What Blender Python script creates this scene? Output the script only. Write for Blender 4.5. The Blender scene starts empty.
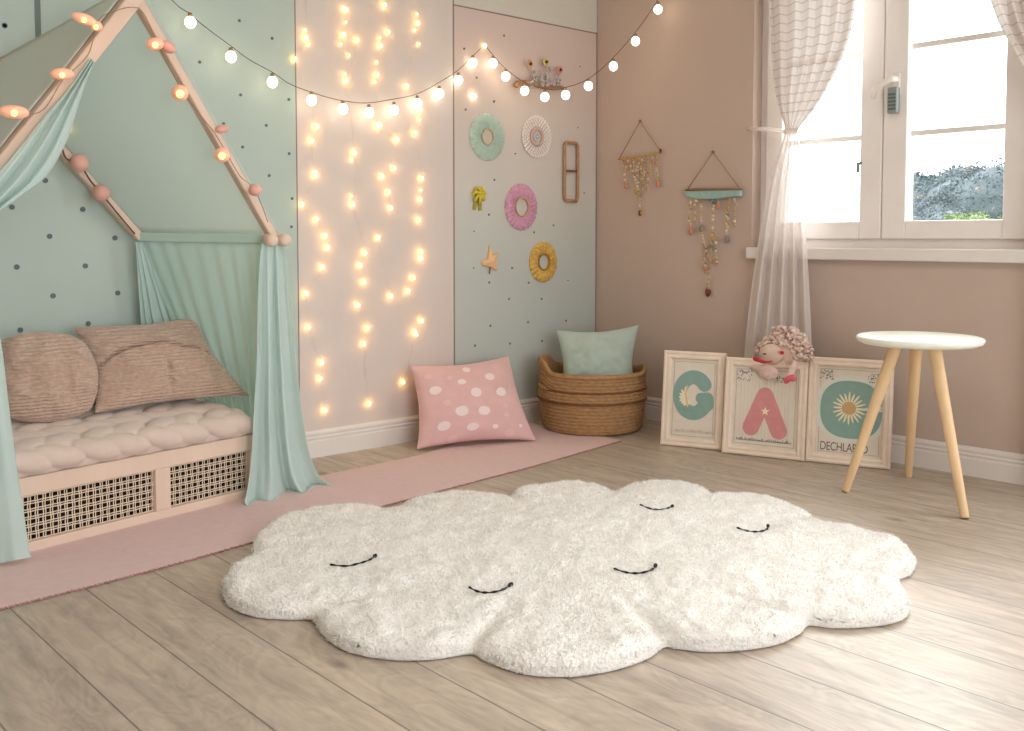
import bpy, math, random
import numpy as np
from mathutils import Vector, Matrix, noise
random.seed(7); rng = np.random.default_rng(7)
S = bpy.context.scene
COL = S.collection
R = math.radians
# ------------------------------------------------------------------ camera
FPX = 991.32; YAW = R(47.9634); PIT = R(3.1282); OY = 292.426
CAM = Vector((-4.2136, -3.9465, 1.0))
Fv = Vector((math.cos(YAW)*math.cos(PIT), math.sin(YAW)*math.cos(PIT), -math.sin(PIT)))
Rv = Vector((math.sin(YAW), -math.cos(YAW), 0)); Uv = Rv.cross(Fv)
cd = bpy.data.cameras.new('camera'); cam = bpy.data.objects.new('camera', cd); COL.objects.link(cam)
cam.location = CAM; cam.rotation_euler = (R(90)-PIT, 0, YAW-R(90))
cd.sensor_width = 36; cd.lens = FPX/1024*36; cd.shift_y = (OY-365.5)/1024; cd.clip_start = .05
S.camera = cam

def onP(px, py, P, n):
    """point of the surface plane (P, n) seen at a position of the survey photograph"""
    r = Fv + Rv*((px-512)/FPX) - Uv*((py-OY)/FPX)
    P = Vector(P); n = Vector(n)
    return CAM + r*((P-CAM).dot(n)/r.dot(n))
def onF(px, py, z=0): return onP(px, py, (0,0,z), (0,0,1))
def onL(px, py, y=0): return onP(px, py, (0,y,0), (0,1,0))
def onR(px, py, x=0): return onP(px, py, (x,0,0), (1,0,0))

# ------------------------------------------------------------------ materials
def lin(c): return tuple(((v/255)/12.92 if v/255 <= .04045 else ((v/255+.055)/1.055)**2.4) for v in c)
def rgba(c): return (*lin(c), 1)
def mat(name, col, rough=.7, var=0, vscale=8, bump=0, bscale=60, spec=.3, stretch=None, sheen=0, kind='noise', trans=0, metal=0):
    m = bpy.data.materials.new(name); m.use_nodes = True
    nt = m.node_tree; N = nt.nodes; L = nt.links
    b = N['Principled BSDF']; b.inputs['Roughness'].default_value = rough
    b.inputs['Specular IOR Level'].default_value = spec; b.inputs['Metallic'].default_value = metal
    b.inputs['Base Color'].default_value = rgba(col)
    if sheen: b.inputs['Sheen Weight'].default_value = sheen
    tc = N.new('ShaderNodeTexCoord'); mp = N.new('ShaderNodeMapping'); L.new(tc.outputs['Object'], mp.inputs[0])
    if stretch: mp.inputs['Scale'].default_value = stretch
    if var:
        n = N.new('ShaderNodeTexNoise'); n.inputs['Scale'].default_value = vscale; n.inputs['Detail'].default_value = 5
        L.new(mp.outputs[0], n.inputs['Vector'])
        r = N.new('ShaderNodeMapRange'); r.inputs['From Min'].default_value = .3; r.inputs['From Max'].default_value = .7
        r.inputs['To Min'].default_value = 1-var; r.inputs['To Max'].default_value = 1+var
        L.new(n.outputs['Fac'], r.inputs['Value'])
        mx = N.new('ShaderNodeVectorMath'); mx.operation = 'SCALE'; mx.inputs[0].default_value = lin(col)
        L.new(r.outputs[0], mx.inputs['Scale']); L.new(mx.outputs[0], b.inputs['Base Color'])
    if bump:
        if kind == 'noise':
            n = N.new('ShaderNodeTexNoise'); n.inputs['Scale'].default_value = bscale; n.inputs['Detail'].default_value = 3; o = n.outputs['Fac']
        else:
            n = N.new('ShaderNodeTexWave'); n.inputs['Scale'].default_value = bscale; n.inputs['Distortion'].default_value = 2.5
            n.inputs['Detail Scale'].default_value = 2; o = n.outputs['Fac']
            n.bands_direction = {'wx':'X','wy':'Y','wz':'Z'}.get(kind, 'X')
        L.new(mp.outputs[0], n.inputs['Vector'])
        bp = N.new('ShaderNodeBump'); bp.inputs['Strength'].default_value = bump; bp.inputs['Distance'].default_value = .004
        L.new(o, bp.inputs['Height']); L.new(bp.outputs[0], b.inputs['Normal'])
    if trans:   # cloth that lets light through
        out = N['Material Output']; tr = N.new('ShaderNodeBsdfTranslucent'); tr.inputs[0].default_value = rgba(col)
        ms = N.new('ShaderNodeMixShader'); ms.inputs[0].default_value = trans
        L.new(b.outputs[0], ms.inputs[1]); L.new(tr.outputs[0], ms.inputs[2]); L.new(ms.outputs[0], out.inputs[0])
    return m
def emit(name, col, st, base=None):
    m = bpy.data.materials.new(name); m.use_nodes = True
    b = m.node_tree.nodes['Principled BSDF']; b.inputs['Base Color'].default_value = rgba(base or col)
    b.inputs['Emission Color'].default_value = rgba(col); b.inputs['Emission Strength'].default_value = st
    b.inputs['Roughness'].default_value = .4
    return m
def sheer(name, col, alpha, tr=.5, stripes=False):
    m = bpy.data.materials.new(name); m.use_nodes = True
    nt = m.node_tree; N = nt.nodes; L = nt.links
    b = N['Principled BSDF']; b.inputs['Base Color'].default_value = rgba(col); b.inputs['Roughness'].default_value = .9
    t = N.new('ShaderNodeBsdfTranslucent'); t.inputs[0].default_value = rgba(col)
    m1 = N.new('ShaderNodeMixShader'); m1.inputs[0].default_value = tr; L.new(b.outputs[0], m1.inputs[1]); L.new(t.outputs[0], m1.inputs[2])
    tp = N.new('ShaderNodeBsdfTransparent'); m2 = N.new('ShaderNodeMixShader'); m2.inputs[0].default_value = alpha
    L.new(tp.outputs[0], m2.inputs[1]); L.new(m1.outputs[0], m2.inputs[2]); L.new(m2.outputs[0], N['Material Output'].inputs[0])
    if stripes:
        tc = N.new('ShaderNodeTexCoord'); sx = N.new('ShaderNodeSeparateXYZ'); L.new(tc.outputs['Object'], sx.inputs[0])
        a = N.new('ShaderNodeMath'); a.operation = 'PINGPONG'; a.inputs[1].default_value = .021; L.new(sx.outputs[2], a.inputs[0])
        c = N.new('ShaderNodeMath'); c.operation = 'LESS_THAN'; c.inputs[1].default_value = .0026; L.new(a.outputs[0], c.inputs[0])
        g = N.new('ShaderNodeMath'); g.operation = 'GREATER_THAN'; g.inputs[1].default_value = 1.56; L.new(sx.outputs[2], g.inputs[0])
        k = N.new('ShaderNodeMath'); k.operation = 'MULTIPLY'; L.new(c.outputs[0], k.inputs[0]); L.new(g.outputs[0], k.inputs[1])
        al = N.new('ShaderNodeMapRange'); al.inputs['To Min'].default_value = alpha; al.inputs['To Max'].default_value = min(1, alpha+.35)
        L.new(k.outputs[0], al.inputs['Value']); L.new(al.outputs[0], m2.inputs[0])
        mc = N.new('ShaderNodeMix'); mc.data_type = 'RGBA'; mc.inputs['A'].default_value = rgba(col); mc.inputs['B'].default_value = rgba((204,188,178))
        L.new(k.outputs[0], mc.inputs['Factor']); L.new(mc.outputs['Result'], b.inputs['Base Color']); L.new(mc.outputs['Result'], t.inputs[0])
    return m

# ------------------------------------------------------------------ mesh helpers
class MB:
    def __init__(s): s.v = []; s.f = []; s.mi = []
    def add(s, vs, fs, mi=0):
        o = len(s.v); s.v.extend([tuple(v) for v in vs]); s.f.extend([tuple(i+o for i in f) for f in fs]); s.mi.extend([mi]*len(fs)); return s
    def box(s, a, b, mi=0):
        x0,y0,z0 = a; x1,y1,z1 = b
        return s.add([(x0,y0,z0),(x1,y0,z0),(x1,y1,z0),(x0,y1,z0),(x0,y0,z1),(x1,y0,z1),(x1,y1,z1),(x0,y1,z1)],
            [(0,3,2,1),(4,5,6,7),(0,1,5,4),(1,2,6,5),(2,3,7,6),(3,0,4,7)], mi)
    def bar(s, p, q, w, h, up=(0,0,1), mi=0, w2=None, h2=None):
        p = Vector(p); q = Vector(q); d = (q-p).normalized(); sd = d.cross(Vector(up)).normalized(); u = sd.cross(d)
        w2 = w2 or w; h2 = h2 or h
        vs = [p+sd*a*w/2+u*b*h/2 for a,b in ((-1,-1),(1,-1),(1,1),(-1,1))]+[q+sd*a*w2/2+u*b*h2/2 for a,b in ((-1,-1),(1,-1),(1,1),(-1,1))]
        return s.add(vs, [(0,1,2,3),(7,6,5,4),(0,4,5,1),(1,5,6,2),(2,6,7,3),(3,7,4,0)], mi)
    def tube(s, pts, r, n=8, mi=0, cap=True):
        pts = [Vector(p) for p in pts]; rs = r if hasattr(r, '__len__') else [r]*len(pts)
        vs = []; fs = []; ref = Vector((.31,.2,.93))
        for i,p in enumerate(pts):
            d = (pts[min(i+1,len(pts)-1)]-pts[max(i-1,0)]).normalized()
            if abs(d.dot(ref)) > .97: ref = Vector((1,0,.1)).normalized()
            a = d.cross(ref).normalized(); b = a.cross(d)
            for k in range(n):
                t = 2*math.pi*k/n; vs.append(p+(a*math.cos(t)+b*math.sin(t))*rs[i])
        for i in range(len(pts)-1):
            for k in range(n): fs.append((i*n+k, i*n+(k+1)%n, (i+1)*n+(k+1)%n, (i+1)*n+k))
        if cap: fs.append(tuple(range(n))[::-1]); fs.append(tuple((len(pts)-1)*n+k for k in range(n)))
        return s.add(vs, fs, mi)
    def ball(s, c, r, n=12, mi=0, sc=(1,1,1), M=None):
        vs = []; fs = []; m = max(5, n//2+1); c = Vector(c)
        for i in range(m+1):
            ph = math.pi*i/m
            for k in range(n):
                t = 2*math.pi*k/n; v = Vector((math.sin(ph)*math.cos(t)*sc[0], math.sin(ph)*math.sin(t)*sc[1], math.cos(ph)*sc[2]))*r
                vs.append(c+(M@v if M else v))
        for i in range(m):
            for k in range(n): fs.append((i*n+k, (i+1)*n+k, (i+1)*n+(k+1)%n, i*n+(k+1)%n))
        return s.add(vs, fs, mi)
    def lathe(s, prof, n=32, c=(0,0,0), mi=0, M=None):
        vs = []; fs = []; c = Vector(c)
        for r,z in prof:
            for k in range(n):
                t = 2*math.pi*k/n; v = Vector((r*math.cos(t), r*math.sin(t), z)); vs.append(c+(M@v if M else v))
        for i in range(len(prof)-1):
            for k in range(n): fs.append((i*n+k, i*n+(k+1)%n, (i+1)*n+(k+1)%n, (i+1)*n+k))
        return s.add(vs, fs, mi)
    def prism(s, pts2, fn, th, mi=0):
        """outline in 2D -> slab; fn(u, v, w) gives the 3D point, w = 0..th"""
        n = len(pts2); vs = [fn(u,v,0) for u,v in pts2]+[fn(u,v,th) for u,v in pts2]
        return s.add(vs, [tuple(range(n))[::-1], tuple(range(n,2*n))]+[(i,(i+1)%n,n+(i+1)%n,n+i) for i in range(n)], mi)
    def grid(s, rows, mi=0, closed=False):
        h = len(rows); w = len(rows[0]); vs = [p for r in rows for p in r]; fs = []
        for i in range(h-1):
            for k in range(w if closed else w-1):
                k2 = (k+1)%w; fs.append((i*w+k, i*w+k2, (i+1)*w+k2, (i+1)*w+k))
        return s.add(vs, fs, mi)
    def build(s, name, m, parent=None, smooth=False, bevel=0, solid=0, sub=0, label=None):
        me = bpy.data.meshes.new(name); me.from_pydata([tuple(v) for v in s.v], [], s.f)
        ms = m if isinstance(m, (list,tuple)) else [m]
        for x in ms: me.materials.append(x)
        if len(ms) > 1: me.polygons.foreach_set('material_index', s.mi)
        me.validate(); me.update()
        import bmesh
        b = bmesh.new(); b.from_mesh(me); bmesh.ops.recalc_face_normals(b, faces=b.faces); b.to_mesh(me); b.free()
        if smooth: me.polygons.foreach_set('use_smooth', [True]*len(me.polygons))
        o = bpy.data.objects.new(name, me); COL.objects.link(o)
        if parent is not None: o.parent = parent; o.matrix_parent_inverse = parent.matrix_world.inverted()
        if bevel:
            md = o.modifiers.new('b','BEVEL'); md.width = bevel; md.segments = 3; md.limit_method = 'ANGLE'
        if solid:
            md = o.modifiers.new('s','SOLIDIFY'); md.thickness = solid; md.offset = 0
        if sub:
            md = o.modifiers.new('u','SUBSURF'); md.levels = sub; md.render_levels = sub
        if label: o['label'] = label
        return o
def thing(name, label, cat, loc=(0,0,0), group=None):
    o = bpy.data.objects.new(name, None); COL.objects.link(o); o.location = loc; o.empty_display_size = .05
    bpy.context.view_layer.update(); tag(o, label, cat, group); return o
def tag(o, label, cat, group=None):
    o['label'] = label; o['category'] = cat
    if group: o['group'] = group
    return o
def struct(o): o['kind'] = 'structure'; return o
def lerp(a, b, t): return a+(b-a)*t
def interp(xs, ys, x): return float(np.interp(x, xs, ys))
def catmull(pts, n=8, closed=False):
    pts = [Vector(p) for p in pts]; out = []; N = len(pts)
    rngi = range(N) if closed else range(N-1)
    for i in rngi:
        if closed: p0,p1,p2,p3 = pts[(i-1)%N],pts[i],pts[(i+1)%N],pts[(i+2)%N]
        else: p0,p1,p2,p3 = pts[max(i-1,0)],pts[i],pts[i+1],pts[min(i+2,N-1)]
        for k in range(n):
            t = k/n
            out.append(.5*((2*p1)+(p2-p0)*t+(2*p0-5*p1+4*p2-p3)*t*t+(3*p1-p0-3*p2+p3)*t**3))
    if not closed: out.append(pts[-1])
    return out

# ------------------------------------------------------------------ materials used
M = {}
M['wall_pink'] = mat('wall_pink', (196,177,165), .85, var=.03, vscale=2, bump=.05, bscale=200)
M['panel_pink'] = mat('panel_pink', (214,203,196), .8, var=.02, vscale=3)
M['panel_green'] = mat('panel_green', (182,196,188), .8, var=.03, vscale=2.5)
M['panel_beige'] = mat('panel_beige', (206,203,192), .8, var=.03, vscale=2.5)
M['seam'] = mat('seam', (150,130,120), .8)
M['seam_green'] = mat('seam_green', (112,128,120), .8)
M['dot'] = mat('dot', (96,110,110), .6)
M['white_paint'] = mat('white_paint', (236,230,226), .45, var=.02)
M['trim'] = mat('trim_paint', (228,222,217), .5, var=.02)
M['ceil'] = mat('ceiling_paint', (240,236,230), .9)
M['wood_pink'] = mat('pale_pink_wood', (218,194,176), .55, var=.06, vscale=5, stretch=(1,1,.25), bump=.06, bscale=90)
M['wood'] = mat('beech_wood', (224,192,150), .5, var=.09, vscale=14, stretch=(1,1,.12), bump=.05, bscale=80)
M['wood_dark'] = mat('brown_wood', (154,118,86), .6, var=.12, vscale=20)
M['mint_cloth'] = sheer('mint_cloth', (224,239,236), .93, .5)
M['mint_roof'] = sheer('mint_roof_cloth', (230,244,244), .74, .7)
M['mint_side'] = sheer('mint_side_cloth', (218,238,234), .84, .6)
M['brown_cloth'] = mat('brown_crinkled_cloth', (188,160,142), .95, var=.12, vscale=60, bump=.9, bscale=26, kind='wz', sheen=.3)
M['mattress'] = mat('mattress_cloth', (208,189,176), .9, var=.05, vscale=14, bump=.25, bscale=180, sheen=.3)
M['cane'] = mat('cane', (226,208,184), .6, var=.08, vscale=60)
M['mat_pink'] = mat('mat_pink', (218,192,190), .95, var=.03, vscale=30, bump=.3, bscale=400)
M['mat_edge'] = mat('mat_edge', (172,132,124), .95, var=.3, vscale=90)
M['thread'] = mat('black_thread', (38,34,34), .8)
M['pink_cloth'] = mat('pink_cloth', (222,182,180), .95, var=.04, vscale=12, bump=.2, bscale=300, sheen=.3)
M['mint_cushion'] = mat('mint_cushion', (180,197,188), .95, var=.04, vscale=14, bump=.2, bscale=300, sheen=.3)
M['cord'] = mat('dark_cord', (96,76,62), .7)
M['socket'] = mat('socket', (150,124,96), .5)
M['globe'] = emit('warm_white_bulb', (255,238,208), 4.5)
M['fairy'] = emit('fairy_bulb', (255,214,120), 14)
M['ballglow'] = emit('glowing_pink_ball', (255,160,100), .22, (232,184,166))
M['ballcore'] = emit('yellow_lamp_core', (255,196,70), 9)
M['ballpink'] = mat('pink_ball', (224,172,158), .35, var=.05)
M['wire'] = mat('clear_wire', (222,206,188), .4)
M['top_white'] = mat('white_stool_top', (238,240,228), .4, var=.01)
M['frame_cream'] = mat('cream_frame', (236,220,204), .6, var=.05, vscale=18)
M['paper'] = mat('cream_paper', (226,217,204), .9, var=.03, vscale=20)
M['letter_green'] = mat('letter_green', (138,170,161), .8, var=.05, vscale=30)
M['letter_pink'] = mat('letter_pink', (214,146,148), .8, var=.05, vscale=30)
M['ink'] = mat('grey_ink', (104,98,92), .9)
M['ink_soft'] = mat('soft_ink', (178,164,146), .9)
M['cream'] = mat('cream_petal', (240,228,196), .8)
M['daisy_heart'] = mat('daisy_heart', (202,168,118), .8)

# ================================================================== SETTING
# floor of pale grey-beige planks running from the window wall
def floor_mat():
    m = bpy.data.materials.new('oak_laminate'); m.use_nodes = True
    nt = m.node_tree; N = nt.nodes; L = nt.links; b = N['Principled BSDF']
    b.inputs['Roughness'].default_value = .42; b.inputs['Specular IOR Level'].default_value = .45
    def math_(op, a, c=None, d=None):
        n = N.new('ShaderNodeMath'); n.operation = op
        for i,x in enumerate((a,c,d)):
            if x is None: continue
            if isinstance(x, (int,float)): n.inputs[i].default_value = x
            else: L.new(x, n.inputs[i])
        return n.outputs[0]
    tc = N.new('ShaderNodeTexCoord'); sx = N.new('ShaderNodeSeparateXYZ'); L.new(tc.outputs['Object'], sx.inputs[0])
    W = .2035
    u = math_('DIVIDE', math_('ADD', sx.outputs[0], 2.239+W*40), W)
    idx = math_('FLOOR', u); fr = math_('SUBTRACT', u, idx)
    wn = N.new('ShaderNodeTexWhiteNoise'); wn.noise_dimensions = '1D'; L.new(idx, wn.inputs['W'])
    off = math_('MULTIPLY', wn.outputs['Value'], 9)
    cb = N.new('ShaderNodeCombineXYZ'); L.new(sx.outputs[0], cb.inputs[0]); L.new(math_('ADD', math_('MULTIPLY', sx.outputs[1], .12), off), cb.inputs[1]); L.new(off, cb.inputs[2])
    n1 = N.new('ShaderNodeTexNoise'); n1.inputs['Scale'].default_value = 24; n1.inputs['Detail'].default_value = 8; n1.inputs['Roughness'].default_value = .65; n1.inputs['Distortion'].default_value = .8
    L.new(cb.outputs[0], n1.inputs['Vector'])
    cb2 = N.new('ShaderNodeCombineXYZ'); L.new(sx.outputs[0], cb2.inputs[0]); L.new(math_('ADD', math_('MULTIPLY', sx.outputs[1], .35), off), cb2.inputs[1]); L.new(off, cb2.inputs[2])
    n2 = N.new('ShaderNodeTexNoise'); n2.inputs['Scale'].default_value = 6; n2.inputs['Detail'].default_value = 3; n2.inputs['Distortion'].default_value = 1.6; L.new(cb2.outputs[0], n2.inputs['Vector'])
    rings = math_('SINE', math_('MULTIPLY', n2.outputs['Fac'], 46))
    ringf = math_('MULTIPLY', rings, .06)
    # knots
    vo = N.new('ShaderNodeTexVoronoi'); vo.inputs['Scale'].default_value = 1.9
    cb3 = N.new('ShaderNodeCombineXYZ'); L.new(math_('MULTIPLY', sx.outputs[0], 2.2), cb3.inputs[0]); L.new(sx.outputs[1], cb3.inputs[1]); L.new(vo.inputs[0].node.inputs[0] and cb3.outputs[0], vo.inputs['Vector'])
    kn = N.new('ShaderNodeMapRange'); kn.inputs['From Min'].default_value = .02; kn.inputs['From Max'].default_value = .11; kn.inputs['To Min'].default_value = .5; kn.inputs['To Max'].default_value = 1
    L.new(vo.outputs['Distance'], kn.inputs['Value'])
    g = N.new('ShaderNodeMapRange'); g.inputs['From Min'].default_value = .3; g.inputs['From Max'].default_value = .72; g.inputs['To Min'].default_value = .70; g.inputs['To Max'].default_value = 1.14
    L.new(n1.outputs['Fac'], g.inputs['Value'])
    pv = math_('MULTIPLY_ADD', wn.outputs['Value'], .14, .93)
    br = math_('MULTIPLY', math_('MULTIPLY', math_('ADD', g.outputs[0], ringf), pv), kn.outputs[0])
    # gaps between planks
    e = math_('MINIMUM', fr, math_('SUBTRACT', 1, fr))
    gap = N.new('ShaderNodeMapRange'); gap.inputs['From Min'].default_value = .006; gap.inputs['From Max'].default_value = .014; gap.inputs['To Min'].default_value = .42; gap.inputs['To Max'].default_value = 1
    L.new(e, gap.inputs['Value'])
    br = math_('MULTIPLY', br, gap.outputs[0])
    v = N.new('ShaderNodeVectorMath'); v.operation = 'SCALE'; v.inputs[0].default_value = lin((188,174,158)); L.new(br, v.inputs['Scale'])
    L.new(v.outputs[0], b.inputs['Base Color'])
    bp = N.new('ShaderNodeBump'); bp.inputs['Strength'].default_value = .35; bp.inputs['Distance'].default_value = .002
    L.new(math_('ADD', gap.outputs[0], math_('MULTIPLY', n1.outputs['Fac'], .3)), bp.inputs['Height']); L.new(bp.outputs[0], b.inputs['Normal'])
    return m
X0, X1, Y0, Y1, ZC = -6.6, 0.0, -6.4, 0.0, 2.75
struct(MB().box((X0-.15,Y0-.15,-.1),(X1+.25,Y1+.15,0)).build('floor', floor_mat()))
struct(MB().box((X0-.15,Y0-.15,ZC),(X1+.25,Y1+.15,ZC+.1)).build('ceiling', M['ceil']))

# tinted panel: rose at the top running into sage, as painted on the board
def ombre():
    m = mat('ombre_board', (200,190,180), .8); nt = m.node_tree; N = nt.nodes; L = nt.links
    tc = N.new('ShaderNodeTexCoord'); sx = N.new('ShaderNodeSeparateXYZ'); L.new(tc.outputs['Object'], sx.inputs[0])
    n = N.new('ShaderNodeTexNoise'); n.inputs['Scale'].default_value = 1.6; L.new(tc.outputs['Object'], n.inputs['Vector'])
    a = N.new('ShaderNodeMath'); a.operation = 'MULTIPLY_ADD'; L.new(n.outputs['Fac'], a.inputs[0]); a.inputs[1].default_value = .35; L.new(sx.outputs[2], a.inputs[2])
    c = N.new('ShaderNodeValToRGB'); L.new(N.new('ShaderNodeMapRange').outputs[0], c.inputs[0])
    mr = c.inputs[0].links[0].from_node; mr.inputs['From Min'].default_value = 1.0; mr.inputs['From Max'].default_value = 2.0; L.new(a.outputs[0], mr.inputs['Value'])
    c.color_ramp.elements[0].color = rgba((190,198,192)); c.color_ramp.elements[1].color = rgba((208,190,182))
    e = c.color_ramp.elements.new(.45); e.color = rgba((206,202,194))
    L.new(c.outputs[0], N['Principled BSDF'].inputs['Base Color']); return m
M['ombre'] = ombre()
wl = struct(MB().box((X0-.15,0,0),(.25,.15,ZC)).build('wall_left', M['panel_green']))
def panel(x0, x1, z0, z1, m): return MB().box((x0,-.006,z0),(x1,.01,z1)).build('wall_panel', m, wl)
panel(-6.6, -3.026, .1, ZC, M['panel_green']); panel(-3.026, -1.955, .1, ZC, M['panel_green'])
panel(-1.949, -1.062, .1, ZC, M['panel_pink']); panel(-1.052, -.012, .1, 2.165, M['ombre']); panel(-1.052, -.012, 2.173, ZC, M['panel_beige'])
sm = MB(); sm.box((-1.063,-.004,.1),(-1.051,.004,ZC)); sm.box((-1.05,-.004,2.163),(-.003,.004,2.175)); sm.box((-.013,-.004,.1),(0,.004,2.175))
sm.build('panel_seam', M['seam'], wl)
MB().box((-3.036,-.0085,1.70),(-3.016,.004,ZC)).build('panel_seam', M['seam_green'], wl)
MB().box((-1.956,-.004,.1),(-1.948,.004,ZC)).build('panel_seam', M['seam'], wl)
DOTS = [(x/3.047, y/3.047, .010) for x,y in [(14,78),(729,63),(829,117),(608,189),(733,289),(880,303),(811,382),(681,377),(739,448),(881,468),(820,535),(890,605),(888,691)]]
DOTS = [(x,y,.0065) for x,y,_ in DOTS]+[(x/3.047,y/3.047,.010) for x,y in [(14,78),(138,550),(36,631),(252,638),(151,720),(350,725)]]
DOTS += [(x/2.812,240+y/2.812,.010) for x,y in [(47,76),(240,73),(149,157),(331,149),(57,253),(248,235)]]
DOTS += [(450+x/3.656,100+y/3.656,.006 if k else .004) for x,y,k in [(57,35,1),(160,6,1),(239,196,0),(162,292,1),(142,419,1),(378,458,1),(88,480,0),(307,484,1),(227,614,1),(143,667,1),(86,614,0),(431,660,0),(287,668,1),(490,340,0),(467,101,0),(215,727,1),(335,727,1)]]
DOTS += [(440+x/4.267,y/4.267,.006 if k else .004) for x,y,k in [(273,152,1),(103,208,1),(156,331,1),(231,432,1),(597,284,0),(320,656,0)]]
DOTS += [(400+x/3.94,310+y/3.94,.006) for x,y in [(356,62),(504,48),(654,42),(295,140),(433,132),(559,122)]]
DOTS += [(90,87,.008),(129,82,.008),(160,117,.008)]
db = MB()
for x,y,r in DOTS:
    p = onL(x, y, -.006); n = 12
    db.prism([(math.cos(2*math.pi*k/n)*r, math.sin(2*math.pi*k/n)*r) for k in range(n)], lambda u,v,w,p=p: (p.x+u, -.005-w, p.z+v), .0035)
db.build('dot_pattern', M['dot'], wl)

# right wall with the window opening
WY0, WY1, WZ0, WZ1 = -2.395, -1.061, .93, 2.42     # first window
VY0, VY1 = -4.9, -3.05                              # second window, towards the camera
wr = MB()
wr.box((0,WY1,0),(.25,.15,ZC)); wr.box((0,WY0,0),(.25,WY1,WZ0)); wr.box((0,WY0,WZ1),(.25,WY1,ZC))
wr.box((0,VY1,0),(.25,WY0,ZC)); wr.box((0,VY0,0),(.25,VY1,.3)); wr.box((0,VY0,WZ1),(.25,VY1,ZC)); wr.box((0,Y0-.15,0),(.25,VY0,ZC))
struct(wr.build('wall_right', M['wall_pink']))
wb = MB(); wb.box((X0-.15,Y0-.15,0),(-4.6,Y0,ZC)); wb.box((-2.0,Y0-.15,0),(0,Y0,ZC)); wb.box((-4.6,Y0-.15,WZ1),(-2.0,Y0,ZC)); wb.box((-4.6,Y0-.15,0),(-2.0,Y0,.3))
struct(wb.build('wall_back', M['wall_pink']))
wf = MB(); wf.box((X0-.15,Y0,0),(X0,0,ZC))
struct(wf.build('wall_far_left', M['wall_pink']))

def baseboard(name, a, b, n):
    """moulded skirting from a to b, n = into the room"""
    prof = [(0,0),(.018,0),(.018,.073),(.0155,.078),(.0155,.083),(.0175,.087),(.0175,.091),(.013,.096),(.013,.1),(.016,.104),(.016,.112),(.010,.123),(0,.123)]
    a = Vector(a); b = Vector(b); n = Vector(n); m = MB(); k = len(prof)
    vs = [a+n*d+Vector((0,0,z)) for d,z in prof]+[b+n*d+Vector((0,0,z)) for d,z in prof]
    m.add(vs, [tuple(range(k)), tuple(range(k,2*k))[::-1]]+[(i,(i+1)%k,k+(i+1)%k,k+i) for i in range(k)])
    return struct(m.build(name, M['trim']))
baseboard('baseboard_left', (X0,-.006,0), (0,-.006,0), (0,-1,0))
baseboard('baseboard_right', (0,0,0), (0,Y0,0), (-1,0,0))

# window_1
win = bpy.data.objects.new('window_1', None); COL.objects.link(win); win.location = (.1,-1.72,.95); struct(win); bpy.context.view_layer.update()
xg = .10
fr = MB()
fr.box((xg-.03,WY1-.045,WZ0),(xg+.05,WY1,WZ1)); fr.box((xg-.03,WY0,WZ0),(xg+.05,WY0+.03,WZ1)); fr.box((xg-.03,WY0,WZ0),(xg+.05,WY1,.997)); fr.box((xg-.03,WY0,WZ1-.05),(xg+.05,WY1,WZ1))
fr.build('window_frame', M['white_paint'], win, bevel=.004)
def sash(y0, y1, g0, g1, nm):
    s = MB(); za, zb = .9965, WZ1-.052
    s.box((xg-.055,y0,za),(xg+.02,g0,zb)); s.box((xg-.055,g1,za),(xg+.02,y1,zb)); s.box((xg-.055,g0,za),(xg+.02,g1,1.078)); s.box((xg-.055,g0,zb-.08),(xg+.02,g1,zb))
    o = s.build('sash', M['white_paint'], win, bevel=.006)
    for z in (1.467,1.852): MB().box((xg-.012,g0,z-.011),(xg+.012,g1,z+.011)).build('glazing_bar', M['trim'], o)
    gl = MB().box((xg-.003,g0-.005,1.07),(xg+.003,g1+.005,zb-.075)).build('pane', M['glass'], o)
def glass():
    m = bpy.data.materials.new('window_glass'); m.use_nodes = True; N = m.node_tree.nodes; L = m.node_tree.links
    t = N.new('ShaderNodeBsdfTransparent'); t.inputs[0].default_value = (.96,.98,.98,1); g = N.new('ShaderNodeBsdfGlossy'); g.inputs['Roughness'].default_value = .02
    x = N.new('ShaderNodeMixShader'); x.inputs[0].default_value = .04; L.new(t.outputs[0], x.inputs[1]); L.new(g.outputs[0], x.inputs[2]); L.new(x.outputs[0], N['Material Output'].inputs[0]); return m
M['glass'] = glass()
sash(-1.7165, -1.108, -1.612, -1.20, 'left'); sash(-2.365, -1.7225, -2.250, -1.833, 'right')
sl = MB(); sl.box((-.045,WY0-.03,.900),(.07,-1.058,.955)); sl.build('window_sill', M['trim'], win, bevel=.006)
# handle: white lever over a grey lock case
h = MB(); hp = Vector((xg-.055, -1.785, 1.685))
h.bar(hp+Vector((0,0,.05)), hp+Vector((0,0,-.05)), .03, .02, (1,0,0)); ob = h.build('handle_plate', M['white_paint'], win, bevel=.004)
h = MB(); h.tube([hp+Vector((0,0,.02)),hp+Vector((-.03,0,.02)),hp+Vector((-.045,.004,.022)),hp+Vector((-.048,.03,.010)),hp+Vector((-.048,.075,-.012)),hp+Vector((-.046,.09,-.03)),hp+Vector((-.046,.092,-.06))],[.014,.014,.016,.014,.013,.013,.012],10)
h.build('window_handle', M['white_paint'], win, smooth=True)
M['grey_metal'] = mat('grey_metal', (148,158,158), .45, metal=.2)
k = MB(); k.box((xg-.088,-1.800,1.555),(xg-.055,-1.755,1.67)); lk = k.build('lock_case', M['grey_metal'], win, bevel=.005)
k = MB()
for i in range(5): k.box((xg-.091,-1.795,1.57+i*.016),(xg-.087,-1.760,1.578+i*.016))
k.build('lock_ribs', mat('dark_grey', (98,110,110), .5), lk)
k = MB().tube([(xg-.055,-1.615,1.345),(xg-.075,-1.615,1.345),(xg-.075,-1.615,1.30)], .008, 8); k.build('latch', M['grey_metal'], win, smooth=True)

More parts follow.
